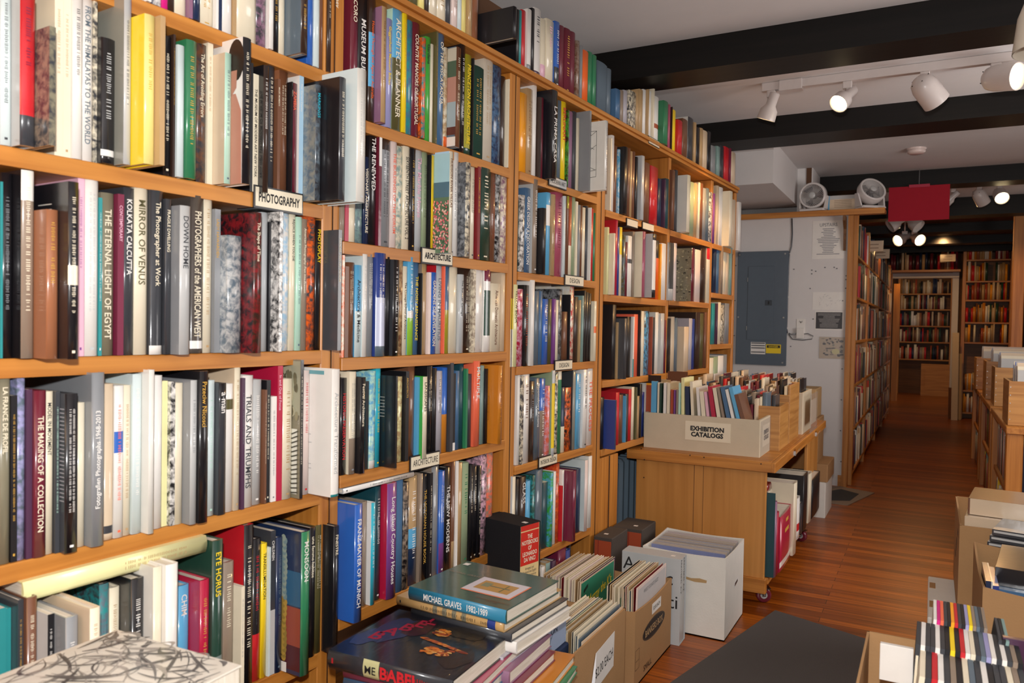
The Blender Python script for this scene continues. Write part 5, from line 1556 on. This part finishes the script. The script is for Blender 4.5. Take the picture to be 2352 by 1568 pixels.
lamp(.235, 4.385, 2.555, (.74, -.50, -.16), 'lit round-backed lamp rightmost on the near ceiling track', 'bullet', True, 16, 1.0, cone=100)
T2 = 8.05
track(.05, .85, T2, 2.575, 'short white ceiling track behind the red sign')
for px, dv, st, lit, lb in ((2190, (-.7, .3, -.6), 'step', False, 'dark-faced lamp on the far track, partly behind the red sign'), (2249, (.4, .5, -.7), 'bullet', True, 'middle lamp of the far ceiling track, facing away'), (2296, (.15, -.72, -.5), 'bullet', True, 'lit lamp at the right of the far ceiling track')):
    p = onY(px, 440, T2); lamp(p.x, T2, 2.555, dv, lb, st, lit, 25 if lit else 0, .9)
for (px, py, Y_, dv, lit, lb) in ((2068, 505, 8.5, (-.7, -.25, -.5), False, 'unlit lamp left of the pair hanging under the red sign'), (2090, 505, 8.5, (.62, -.3, -.6), False, 'unlit lamp right of the pair hanging under the red sign'),
                       (2078, 545, 10.0, (-.55, -.6, -.35), True, 'lit lamp left of the far bright pair'), (2100, 545, 10.0, (.5, -.65, -.35), True, 'lit lamp right of the far bright pair')):
    p = onY(px, py, Y_); lamp(p.x, Y_, p.z+.07, dv, lb, 'step', lit, 30 if lit else 0, 1.35)
    m = MB(); m.tube([(p.x, Y_, p.z+.06), (p.x, Y_, 2.52)], .008, 'lampwhite', 0, 6); k = m.build('lamp_stem', M_METAL); k.parent = [o for o in COL.objects if o.get('label') == lb][0]; k.matrix_parent_inverse = Matrix.Translation(-Vector(k.parent.location))
# corridor ceiling lamps lighting the far shelves
for (x, y) in ((.1, 11.6), (-.25, 15.2)): add_light('corridor_lamp_light', 'SPOT', (x, y, 2.45), 38 if y < 13 else 22, WARM, .05, (x+.1, y+1.6, .9), 130, .8)
add_light('corridor_floor_light', 'SPOT', (.0, 7.75, 2.45), 28, WARM, .05, (-.05, 8.0, 0), 110, .8)
# cream lampshade at the upper right corner
p = onY(2362, 6, 2.4); m = MB(); m.lathe([(.095, -.12), (.085, -.03), (.06, .04), (.035, .07)], 'linen', 0, 36); m.lathe([(.093, -.12), (.083, -.03), (.058, .04), (.033, .07)], 'linen', 0, 36)
r = empty('pendant_lamp', (p.x+.062, 2.4, p.z-.01)); m.build('lamp_shade', M_SATIN, r); m = MB(); m.tube([(0, 0, .03), (0, 0, CZ-p.z+.01)], .006, 'white'); m.lathe([(0, .06), (.034, .06), (.034, .075), (0, .075)], 'white', 0, 16); m.build('stem', M_METAL, r); tag(r, 'cream shade hanging at the upper right corner', 'lamp')

# ============================================================ floor coverings
m = MB(); m.prism([(-.585, 3.6, 0), (-1.0, 1.65, 0), (-.6, .2, 0), (.9, .2, 0), (.9, 3.06, 0)], (0, 0, .007), 'charcoal'); tag(m.build('rug', M_RUG, None, (0, 0, .0005)), 'dark grey flat rug on the floorboards', 'rug')
m = MB(); m.prism([(-.78, 6.05, 0), (-.50, 6.05, 0), (-.36, 6.62, 0), (-.62, 6.74, 0), (-.80, 6.6, 0)], (0, 0, .005), 'taupe'); o = m.build('door_mat', M_CLOTH, None, (0, 0, .0005)); tag(o, 'small pale mat with dark patch at the foot of the white wall', 'mat')
m = MB(); m.prism([(-.70, 6.1, .0057), (-.50, 6.2, .0057), (-.46, 6.5, .0057), (-.6, 6.62, .0057), (-.72, 6.4, .0057)], (0, 0, .0006), 'charcoal'); m.build('dark_patch', M_CLOTH, o)

# ============================================================ corridor: shelves on the left, far wall, right side
SHELFC = []
def plain_case(label, org, rz, length, zs, dep, posts, books=True, seed=1, tone=None, hh=(.2, .29), top=None, tb=(.013, .04)):
    """a bookcase whose front runs along local +y and faces local +x"""
    r = empty('bookcase', org, (0, 0, rz))
    for y in posts: m = MB(); m.bev(-dep, 0, y, y+.045, 0, top or zs[-1]+.33, 'tan', 0, .003); m.build('upright', W_Z, r)
    for z in zs: m = MB(); m.bev(-dep, -.002, .046, length, z-.022, z, 'tan', 0, .002); m.build('shelf', W_Y, r)
    m = MB(); m.box(-dep-.01, -dep, 0, length, .0, top or zs[-1]+.33, 'tan'); m.build('back_panel', W_DK, r); tag(r, label, 'bookcase')
    if books:
        rr = random.Random(seed); R = Matrix.Translation(org) @ Matrix.Rotation(rz, 4, 'Z')
        pal = tone or ('beige', 'cream', 'tan', 'brown', 'darkbrown', 'black', 'maroon', 'rust', 'olive', 'white', 'navy', 'darkgreen', 'taupe', 'red', 'copper', 'beige', 'tan', 'cream')
        ps = sorted(list(posts)+[length])
        for z in zs:
            for a, b_ in zip(ps[:-1], ps[1:]):
                y = a+.05
                while y < b_-.05:
                    t_ = rr.uniform(*tb); 
                    if rr.random() < .04: y += rr.uniform(.02, .1); continue
                    if y+t_ > b_-.004: break
                    p = R @ Vector((rr.uniform(-.03, .0), y, z+.0006)); h_ = rr.uniform(*hh)
                    spec(t=t_-.001, h=h_, w=.15, col=rr.choice(pal), loc=p, rot=(0, 0, rz), area=0, label='x'); y += t_
Z6 = (.10, .46, .82, 1.18, 1.54, 1.88)
plain_case('fir bookcase lining the left side of the corridor, seen edge-on', (-.545, 6.86, 0), 0, 6.2, Z6, .30, (.0, 1.3, 2.95, 4.4, 5.5, 6.15), seed=5, top=2.2, hh=(.22, .32))
YF = 13.14
zrow = [onY(2260, y, YF).z for y in (786, 740, 689, 646, 597)]
def facing_case(label, x0, x1, Y_, zs, dep, seed, tone=None, top=2.4, hh=(.2, .28), tb=(.013, .038)):
    plain_case(label, (x0, Y_, 0), -pi/2, x1-x0, zs, dep, (0., x1-x0-.045), True, seed, tone, hh, top, tb)
facing_case('tall bookcase facing the camera at the right end of the corridor', .37, 1.0, 13.0, [.1, .42]+zrow, .2, 9, ('amber', 'tan', 'ochre', 'rust', 'red', 'beige', 'brown', 'cream', 'darkgreen', 'ochre', 'tan', 'white', 'darkred', 'copper'), 2.5)
zin = [onY(2125, y, 17.4).z for y in (825, 785, 748, 710, 674)]
facing_case('bookcase seen through the doorway at the very end', -.62, .35, 17.4, [z for z in zin], .25, 12, None, 2.4, (.2, .3), (.02, .045))
# books over the doorway
m = MB(); m.bev(-.55, .62, -.24, 0, 0, .03, 'tan', 0, .003); tag(m.build('wall_shelf', W_X, None, (-.28, 13.16, 2.135)), 'shelf of dark books over the doorway at the corridor end', 'shelf')
rr = random.Random(31); x = -.80
while x < .3:
    t_ = rr.uniform(.016, .045); spec(t=t_-.001, h=rr.uniform(.2, .29), w=.16, col=rr.choice(('black', 'darkbrown', 'brown', 'maroon', 'beige', 'tan', 'charcoal', 'navy', 'copper', 'red')), loc=(x, 12.95, 2.1656), rot=(0, rr.choice((0, 0, .12)), -pi/2), area=0, label='x'); x += t_+.012*(rr.random() < .2)
# radiator cover and small things at the far end
m = MB(); m.bev(-.27, .27, 0, .1, 0, .62, 'tan', 0, .004); m.box(-.2, .22, -.006, .0, .12, .52, 'silver'); tag(m.build('radiator_cover', W_X, None, (.10, 17.2, 0)), 'wood-framed radiator cover with pale mesh, beyond the doorway', 'radiator cover')
m = MB(); m.bev(-.05, .05, 0, .05, 0, 2.1, 'tan', 0, .004); tag(m.build('wooden_post', W_Z, None, (onY(2056, 800, 15.5).x, 15.5, 0)), 'reddish wooden post standing beyond the doorway', 'post')
slab('trim_18', -.95, onY(2046, 800, 15.6).x, 15.6, 15.65, 0, 2.2, M_RUG)
# boards leaning by the right jamb
for k, (px, h_, cn, lb) in enumerate(((2188, 1.25, 'beige', 'pale board leaning by the doorway, tallest'), (2196, .95, 'tan', 'tan board leaning by the doorway, middle'), (2181, .45, 'brown', 'short brown board leaning by the doorway'))):
    p = onY(px, 900, 12.7+.1*k); m = MB(); m.box(-.04, .04, 0, .012, 0, h_, cn); tag(m.build('leaning_board', M_CARD, None, (p.x+.03, 12.7+.1*k, .002), (radians(-4), 0, .1)), lb, 'board')
# right-hand run
plain_case('long fir bookcase along the right side of the corridor', (1.31, 12.9, 0), pi, 4.2, Z6, .28, (0., 1.3, 2.7, 4.15), seed=17, top=2.45, hh=(.2, .3))
m = MB(); m.bev(-.05, .05, -.05, .05, 0, 2.6, 'tan', 0, .004); tag(m.build('wooden_post', W_Z, None, (onY(2338, 650, 9.2).x, 9.2, 0)), 'knotty wooden post at the right edge of the corridor', 'post')
# two wooden section signs on the corridor shelves
for px, py, Y_, lb in ((2005, 565, 8.2, 'nearer wooden section sign on the corridor shelf'), (2022, 583, 9.3, 'farther wooden section sign on the corridor shelf'), (2178, 592, 12.6, 'small pale section sign over the doorway books')):
    p = onY(px, py, Y_); m = MB(); m.box(-.10, .09, 0, .012, -.05, .05, 'beige'); m.box(-.05, .05, -.0006, 0, .012, .018, 'brown'); m.box(-.06, .05, -.0006, 0, -.022, -.016, 'brown'); m.box(-.1, -.02, .0125, .16, -.056, -.05, 'tan'); tag(m.build('section_sign', M_SATIN, None, (p.x, Y_, p.z)), lb, 'sign')

# right-hand tables with crates
r = empty('display_table', (.78, 7.0, 0))
for y0, y1 in ((5.02, 6.25), (6.35, 7.6), (7.75, 9.1)):
    m = MB(); m.bev(-.41, .5, y0-7, y1-7, .715, .75, 'tan', 0, .004); m.build('table_top', W_Y, r)
    for y in (y0+.02, y1-.10):
        m = MB(); m.bev(-.405, -.325, y-7, y-7+.07, 0, .7148, 'tan', 0, .004); m.build('leg', W_Z, r)
    m = MB(); m.box(-.39, .5, y0+.02-7, y1-.02-7, .35, .375, 'tan'); m.build('lower_shelf', W_Y, r)
tag(r, 'long fir display table along the right side of the corridor', 'table')
for (x0, x1, y0, y1, z0, h_, lb) in ((.385, .95, 5.12, 5.50, .752, .245, 'nearest wooden crate on the right-hand table'), (.395, .95, 6.38, 6.72, .752, .27, 'second wooden crate on the right-hand table'), (.375, .95, 7.0, 7.4, .752, .29, 'third wooden crate on the right-hand table'), (.36, .95, 8.15, 8.55, .752, .28, 'farthest wooden crate on the right-hand table')):
    q = empty('crate', ((x0+x1)/2, (y0+y1)/2, z0)); hx, hy = (x1-x0)/2, (y1-y0)/2
    for nm, a in (('front_board', (-hx, hx, -hy, -hy+.014, 0, h_)), ('rear_board', (-hx, hx, hy-.014, hy, 0, h_)), ('side_board', (-hx, -hx+.014, -hy+.0145, hy-.0145, 0, h_)), ('side_board', (hx-.014, hx, -hy+.0145, hy-.0145, 0, h_)), ('bottom_board', (-hx+.0145, hx-.0145, -hy+.0145, hy-.0145, 0, .012))):
        m = MB(); m.bev(*a, 'tan', 0, .001); k = m.build(nm, PINE_X if 'side' not in nm else PINE_Y, q)
        if nm == 'front_board':
            g = MB()
            for i in range(5): g.box(-hx+.006, -hx+.011, -hy-.0015, -hy-.0002, .03+i*.045, .035+i*.045, 'silver')
            g.build('nail_heads', M_STEEL, k)
    tag(q, lb, 'crate')
    for k in range(14):
        m = MB(); m.box(-.24, .24, 0, .006, 0, h_+.05+.02*((k*7) % 3), ('silver', 'cream', 'beige', 'periwinkle', 'taupe')[k % 5]); tag(m.build('plastic_sleeve', M_PLASTIC, None, ((x0+x1)/2, y0+.03+.022*k, z0+.0125)), 'plastic-sleeved print packed in the '+lb, 'print', 'prints in the '+lb)
# books on the lower shelves of that table
rr = random.Random(77)
for y0, y1 in ((5.12, 6.1), (6.48, 7.46), (7.9, 8.95)):
    for z in (.3755, .002):
        y = y0
        while y < y1:
            t_ = rr.uniform(.015, .04); spec(t=t_-.001, h=rr.uniform(.24, .31), w=.2, col=rr.choice(('red', 'cream', 'yellow', 'navy', 'darkgreen', 'black', 'white', 'tealgrey', 'maroon', 'beige')), loc=(.405, y+t_, z), rot=(0, 0, pi), area=0, label='x'); y += t_
for y0, nm, cns in ((4.99, 'front', ('white', 'white', 'cream', 'tealgrey')), (6.33, 'second', ('cream', 'yellow', 'navy')), (7.73, 'third', ('red', 'whitepink'))):
    x = .48
    for i, cn in enumerate(cns):
        s = spec(t=.028, h=.30, w=.2, col=cn, tcol='charcoal', loc=(x, y0, .002), rot=(0, 0, -pi/2), area=800-i*30, row='rt', label='%s book standing under the %s end of the right-hand table' % (words(cn), nm)); x += .030
        s2 = spec(t=.028, h=.29, w=.2, col=random.choice(('black', 'red', 'navy')), loc=(x-.03, y0+.03, .376), rot=(0, 0, -pi/2), area=0, label='x')

# ============================================================ right foreground: cartons of discs
m = MB(); m.bev(-.24, .24, -.24, .24, 0, .25, 'palewhite', 0, .003); o = m.build('carton', M_CARD); r = empty('file_box', (.262, 3.22, 0)); o.parent = r
m = MB(); m.bev(-.25, .25, -.25, .25, .24, .30, 'palewhite', 0, .003)
for y_ in (-.10, .13): m.box(-.245, -.225, y_-.035, y_+.035, .3002, .3012, 'cardboard')
m.build('lid', M_CARD, r); tag(r, 'white lidded file box on the floor under the tall brown carton', 'box')
T1 = open_box('disc_carton', .10, .58, 3.03, 3.56, .302, .31, 'cardboard', 'tall brown carton of boxed sets standing on the white file box', th=.006)
g = MB()
for z_, y_ in ((.24, -.12), (.19, -.03), (.16, 0), (.13, .03)): g.box(-.2406, -.2402, y_-.02, y_+.03, z_, z_+.02, '3a2c20')
g.build('printed_marks', M_MAT, T1)
T2b = open_box('disc_carton', .135, .62, 2.37, 2.87, 0, .60, 'cardboard', 'open brown carton at the right edge holding blue and black box sets', th=.006, dip=.02)
def media(name, x, y, z, sx, sy, sz, col, label, cat, group=None, rot=(0, 0, 0), bands=None, wrap=False, title=None, tcol='white', face='-y'):
    r = empty(name, (x, y, z), rot); m = MB(); m.bev(0, sx, 0, sy, 0, sz, col, 0, .001); m.build('case', M_GLOSS, r)
    if bands:
        g = MB()
        for a, b_, c_ in bands: g.box(sx*.02, sx*.98, -.0006, -.0001, sz*a, sz*b_, c_)
        g.build('spine_bands', M_GLOSS, r)
    if title: lettering(title, sz*.3, sx*.6, tcol, r, frame((sx*.45, -.0008, sz*.5), (1, 0, 0), (0, 0, 1)), 'case_lettering', bold=.02)
    tag(r, label, cat, group); return r
# on the tall carton
media('video_box', .125, 3.10, .640, .30, .24, .055, 'brown', 'long brown box set with pale marbled side, topmost at the right edge', 'box set', rot=(0, 0, -.12), bands=[(0, 1, 'beige')])
media('video_box', .115, 3.07, .578, .30, .24, .060, 'beige', 'cream box set under the long brown one', 'box set', rot=(0, 0, -.1), bands=[(0, .45, 'charcoal'), (.08, .18, 'coral'), (.26, .36, 'coral')])
media('video_box', .112, 3.05, .556, .26, .2, .02, 'charcoal', 'dark flat case wedged under the cream box set', 'box set', rot=(0, 0, -.1)) 
for k in range(4): media('dvd_case', .185-.006*k, 2.90+.0, .662-.021*k, .26, .19, .019, 'charcoal', ('topmost of four stacked grey cases with white spine print', 'second of four stacked grey cases with white spine print', 'third of four stacked grey cases with white spine print', 'lowest of four stacked grey cases with white spine print')[k], 'disc case', 'stacked grey disc cases', rot=(0, 0, -.22), bands=[(.45, .8, 'silver')])
r_ = [o for o in COL.objects if o.get('group') == 'stacked grey disc cases']
for o in r_: o.location.z -= .04; 
media('video_box', .170, 2.50, .575, .33, .28, .05, 'black', 'black wrapped box set with coral lettering in the right carton', 'box set', rot=(0, 0, -.12), title='CLAUDE', tcol='coral')
media('video_box', .160, 2.47, .530, .34, .28, .044, 'steel', 'blue glossy box set under the black lettered one', 'box set', rot=(0, 0, -.12))
media('video_box', .155, 2.45, .470, .35, .28, .058, 'black', 'black box set under the blue glossy one, in the right carton', 'box set', rot=(0, 0, -.12))
m = MB(); m.box(0, .012, 0, .19, 0, .25, 'navy'); m.box(.0125, .016, 0, .19, 0, .25, 'icegrey'); m.box(.0165, .03, 0, .19, 0, .24, 'navyblue'); tag(m.build('dvd_case', M_GLOSS, None, (.143, 2.40, .36), (0, .0, .0)), 'dark blue cases standing at the left wall of the right carton', 'disc case')
for y0, y1 in ((2.40, 2.86), (3.06, 3.54)):
    z1 = .469 if y0 < 3 else .555; m = MB(); m.box(-.19, .19, 0, y1-y0-.1, 0, z1-(.008 if y0 < 3 else .31), 'charcoal'); tag(m.build('box_set_pile', M_CLOTH, None, (.40 if y0 < 3 else .36, y0+.04, .0075 if y0 < 3 else .3095)), 'dark cases packed beneath the top sets in the %s carton' % ('right' if y0 < 3 else 'tall brown'), 'disc case')
# compact discs in a low carton on a stool
ZC = .62
q = onz(2018, 1468, ZC)
CB = open_box('disc_carton', q.x-.03, q.x+.62, 1.36, 1.93, .42, .165, 'cardboard', 'brown carton full of compact discs at the lower right corner', th=.005)
r = empty('stool', (q.x+.30, 1.64, 0)); m = MB(); m.bev(-.30, .30, -.26, .26, .39, .418, 'tan', 0, .004); m.build('seat', W_X, r)
for sx in (-1, 1):
    for sy in (-1, 1): m = MB(); m.box(sx*.26-.02, sx*.26+.02, sy*.22-.02, sy*.22+.02, 0, .39, 'tan'); m.build('leg', W_Z, r)
tag(r, 'low wooden stool under the carton of compact discs', 'stool')
cdc = {'b': 'charcoal', 'k': 'black', 'w': 'white', 'c': 'cream', 'o': 'coral', 'O': 'amber', 'r': 'red', 'y': 'yellow', 'g': 'tealgrey', 'p': 'purple', 'm': 'magenta', 't': 'taupe', 's': 'slate', 'd': 'darkred', 'v': 'lavender'}
def cd_row(px0, py0, px1, seq, z, lean, name, group):
    a = onz(px0, py0, z); 
    b_ = onY(px1, py0, a.y); n = len(seq); st = (b_.x-a.x)/n
    for i, ch in enumerate(seq):
        cn = cdc[ch]; x = a.x+st*i; r = empty('compact_disc_case', (x, a.y, z-.125), (0, lean, 0))
        m = MB(); m.box(0, st*.92, 0, .14, 0, .123, cn, 0); m.build('inlay', M_MAT, r)
        g = MB(); g.box(st*.2, st*.72, -.0008, -.0001, .02+.01*(i % 3), .10-.008*(i % 4), 'cream' if ch in 'bkrdps' else 'grey'); g.build('spine_print', M_MAT, r)
        pos = 'left' if i < n/3 else ('centre' if i < 2*n/3 else 'right')
        tag(r, '%s compact disc case, %s part of the %s row in the lower right carton' % (words(cn), pos, name), 'compact disc', group+' %s %s' % (pos, words(cn)))
cd_row(2137, 1418, 2262, 'wmobkOrbkvytsbt', ZC+.03, .05, 'back', 'discs of the back row')
cd_row(2096, 1474, 2345, 'bwbbwbkykrwcbsvwbwbtk', ZC+.02, .05, 'middle', 'discs of the middle row')
cd_row(2095, 1545, 2352, 'cbrwbtkcsbwkbbctb', ZC+.01, .10, 'front', 'discs of the front row')
media('disc_sleeve', q.x+.004, q.y-.02, ZC-.075, .062, .012, .075, 'white', 'blank white square case at the left of the disc carton', 'disc case')
cd_row(2275, 1462, 2300, 'bkg', ZC+.03, .12, 'far right', 'discs of the far right row')
p = onz(2303, 1463, ZC+.03); media('dvd_case', p.x, p.y, p.z-.15, .12, .015, .15, 'plum', 'violet and blue disc case cover at the right edge', 'disc case', bands=[(.0, .35, 'skyblue'), (.35, .5, 'navyblue')])

# ============================================================ labels and book building
def finish_books():
    import collections
    SPECS.sort(key=lambda s: -s['area'])
    N = 300; ind = SPECS[:N]; rest = SPECS[N:]
    rows = collections.OrderedDict()
    order = {id(s): i for i, s in enumerate(ORDER)}
    for s in sorted([q for q in SPECS if q.get('row') and not q.get('label')], key=lambda q: order[id(q)]): rows.setdefault(s['row'], []).append(s)
    ORD = ['first', 'second', 'third', 'fourth', 'fifth', 'sixth', 'seventh', 'eighth', 'ninth', 'tenth']
    used = set(q['label'] for q in ind if q.get('label'))
    def size(s):
        if s['t'] > .034: return 'thick '
        if s['t'] < .0115: return 'slim '
        if s['h'] > .30: return 'tall '
        if s['h'] < .235: return 'short '
        return ''
    for k, L in rows.items():
        where = ROWS.get(k, 'in the cream crate on the cart')
        for i, s in enumerate(L):
            s['c'] = ('patterned ' if s.get('art') else '')+words(s['col']); s['where'] = where
        key = lambda i: (L[i]['c'], L[i-1]['c'] if i else None, L[i+1]['c'] if i+1 < len(L) else None)
        cc = collections.Counter(s['c'] for s in L); ck = collections.Counter(key(i) for i in range(len(L)))
        for i, s in enumerate(L):
            c, l, r_ = key(i); o = []
            if s.get('title') and s.get('safe'): o.append('%s book lettered %s %s' % (c, s['title'], where))
            if cc[c] == 1: o.append('%s%s book %s' % (size(s), c, where))
            if ck[key(i)] == 1:
                if l and r_: o.append('%s%s book between %s and %s ones %s' % (size(s), c, l, r_, where)); o.append('%s book between %s and %s ones %s' % (c, l, r_, where))
                elif r_: o.append('%s%s book at the left end %s' % (size(s), c, where))
                else: o.append('%s%s book at the right end %s' % (size(s), c, where))
            s['cands'] = [q for q in o if len(q.split()) <= 16]
    for s in ind:
        if s.get('label'): continue
        lab = None
        for q in s['cands']:
            if q not in used: lab = q; break
        if not lab:
            same = [id(q) for q in rows[s['row']] if q['c'] == s['c']]; j = same.index(id(s)); n = len(same)
            w_, side_ = (ORD[j], 'left') if j < n/2 else (ORD[n-1-j], 'right')
            lab = '%s %s book from the %s %s' % (w_, s['c'], side_, s['where'])
        s['label'] = lab; used.add(lab)
        if not s.get('group'): s['group'] = 'books '+s['where']
    for s in ind: make_book(s)
    for s in rest: stuff_book(s)
    o = STUFF.build('books', [M_SATIN, M_ART, M_PAGES]); tag(o, 'the many smaller books filling the farther shelves, crates and corridor', 'books', None, 'stuff')
    print('individual', len(ind), 'rest', len(rest), 'threshold', ind[-1]['area'])
ORDER = list(SPECS)
finish_books()
# pictures on the two large covers of the foreground stack
top = [o for o in COL.objects if o.get('label', '').startswith('teal-spined book with dark green')][0]
sT = [s for s in SPECS if s.get('label', '').startswith('teal-spined book with dark green')][0]
def on_cover(root, s, draw, name='cover_picture', mat=None):
    g = MB(); H_, W_2 = s['h'], s['w']
    def P(u, v, e=0.): return (-W_2*v, -.0007-e, H_*u)          # u along the spine (left to right), v away from the spine
    draw(g, P, H_, W_2); return g.build(name, mat or M_SATIN, root)
def quadP(g, P, u0, u1, v0, v1, c, e=0.): g.poly([P(u0, v0, e), P(u0, v1, e), P(u1, v1, e), P(u1, v0, e)], c, 0, False)
def graves(g, P, H_, W_2):
    quadP(g, P, .40, .90, .24, .66, 'e0805c'); quadP(g, P, .40, .885, .26, .66, 'c9c4cc', .0002); quadP(g, P, .47, .82, .34, .58, 'b08a50', .0004)
    quadP(g, P, .50, .58, .42, .53, '7c8468', .0006); quadP(g, P, .58, .78, .455, .475, '5c6c5c', .0006); quadP(g, P, .72, .735, .36, .56, '6a6a48', .0007)
on_cover(top, sT, graves)
def cover_text(root, s, body, u, v, gh, mw, c, shear=0., bold=0.):
    lettering(body, gh, mw, c, root, frame((-s['w']*v, -.0012, s['h']*u), (0, 0, 1), (-1, 0, 0)), 'cover_lettering', bold=bold, shear=shear)
cover_text(top, sT, 'MICHAEL GRAVES', .22, .62, .010, .12, 'taupe'); cover_text(top, sT, 'BUILDINGS AND PROJECTS\n1982-1989', .80, .12, .014, .10, 'brown')
m = MB(); quadP(m, lambda u, v, e=0.: (-sT['w']*v, -.001-e, sT['h']*u), .03, .09, .86, .93, 'e8e4de'); m.build('price_sticker', M_SATIN, top)
bb = [o for o in COL.objects if o.get('label', '').startswith('black plastic-wrapped')][0]; sB = [s for s in SPECS if s.get('label', '').startswith('black plastic-wrapped')][0]
def fiery(g, P, H_, W_2):
    rr = random.Random(12)
    def blob(u, v, ru, rv, c, e, n=14): g.poly([P(u+ru*cos(-2*pi*k/n)*rr.uniform(.75, 1.1), v+rv*sin(-2*pi*k/n)*rr.uniform(.75, 1.1), e) for k in range(n)][::-1], c)
    blob(.2, .6, .16, .3, '26345c', .0001); blob(.1, .35, .09, .2, '2c3c6c', .00012); blob(.34, .72, .12, .2, '3c1020', .00014); blob(.7, .8, .2, .12, '2c2620', .00016); blob(.85, .35, .12, .2, '30221a', .00018)
    for k in range(190):
        t = rr.random(); arm = rr.choice((0, 0, 1, 2))
        if arm == 0: u, v = .48+.38*t, .56-.10*t; ru, rv = rr.uniform(.01, .05), rr.uniform(.008, .022)
        elif arm == 1: u, v = .5+.1*rr.random(), .66+.12*rr.random(); ru, rv = rr.uniform(.015, .04), rr.uniform(.01, .03)
        else: u, v = .58+.2*t, .32+.12*rr.random(); ru, rv = rr.uniform(.01, .04), rr.uniform(.01, .025)
        blob(u, v, ru, rv, rr.choice(('d8741c', 'e89a3c', 'a8481c', '7a2c14', 'f0b868', 'c05a20')), .0003+.000006*k, 8)
on_cover(bb, sB, fiery, 'cover_picture', M_SATIN)
for ch, u, v in (('B', .16, .42), ('A', .20, .55), ('B', .27, .68), ('E', .33, .80), ('L', .38, .90)): cover_text(bb, sB, ch, u, v, .045, .05, 'crimson', bold=.02)
wm = nt('plastic_wrap'); mw, t_, b_n, N_, L_n = wm
b_n.inputs['Base Color'].default_value = (.02, .02, .03, 1); b_n.inputs['Alpha'].default_value = .1; b_n.inputs['Roughness'].default_value = .08; b_n.inputs['Specular IOR Level'].default_value = 1
tcn = N_('ShaderNodeTexCoord'); mpn = N_('ShaderNodeMapping'); mpn.inputs['Scale'].default_value = (5, 5, 26); L_n(tcn.outputs['Object'], mpn.inputs['Vector'])
nz = N_('ShaderNodeTexNoise'); nz.inputs['Scale'].default_value = 1.6; nz.inputs['Distortion'].default_value = 1.5; L_n(mpn.outputs[0], nz.inputs['Vector']); bp = N_('ShaderNodeBump'); bp.inputs['Strength'].default_value = .7; bp.inputs['Distance'].default_value = .01
L_n(nz.outputs['Fac'], bp.inputs['Height']); L_n(bp.outputs[0], b_n.inputs['Normal'])
m = MB(); m.box(-sB['w']-.001, .0016, -.0024, -.002, -.001, sB['h']+.001, 'white'); m.box(.0012, .0016, -.002, sB['t'], -.001, sB['h']+.001, 'white'); m.build('plastic_wrap', mw, bb)
lettering('BABEL', .028, .13, 'red', bb, frame((.0019, sB['t']*.5, sB['h']*.60), (0, 0, 1), (0, -1, 0)), 'spine_title', bold=.03)
lettering('ME', .018, .03, 'black', bb, frame((.0019, sB['t']*.5, sB['h']*.365), (0, 0, 1), (0, -1, 0)), 'label_lettering', bold=.01)
bpy.context.view_layer.update()
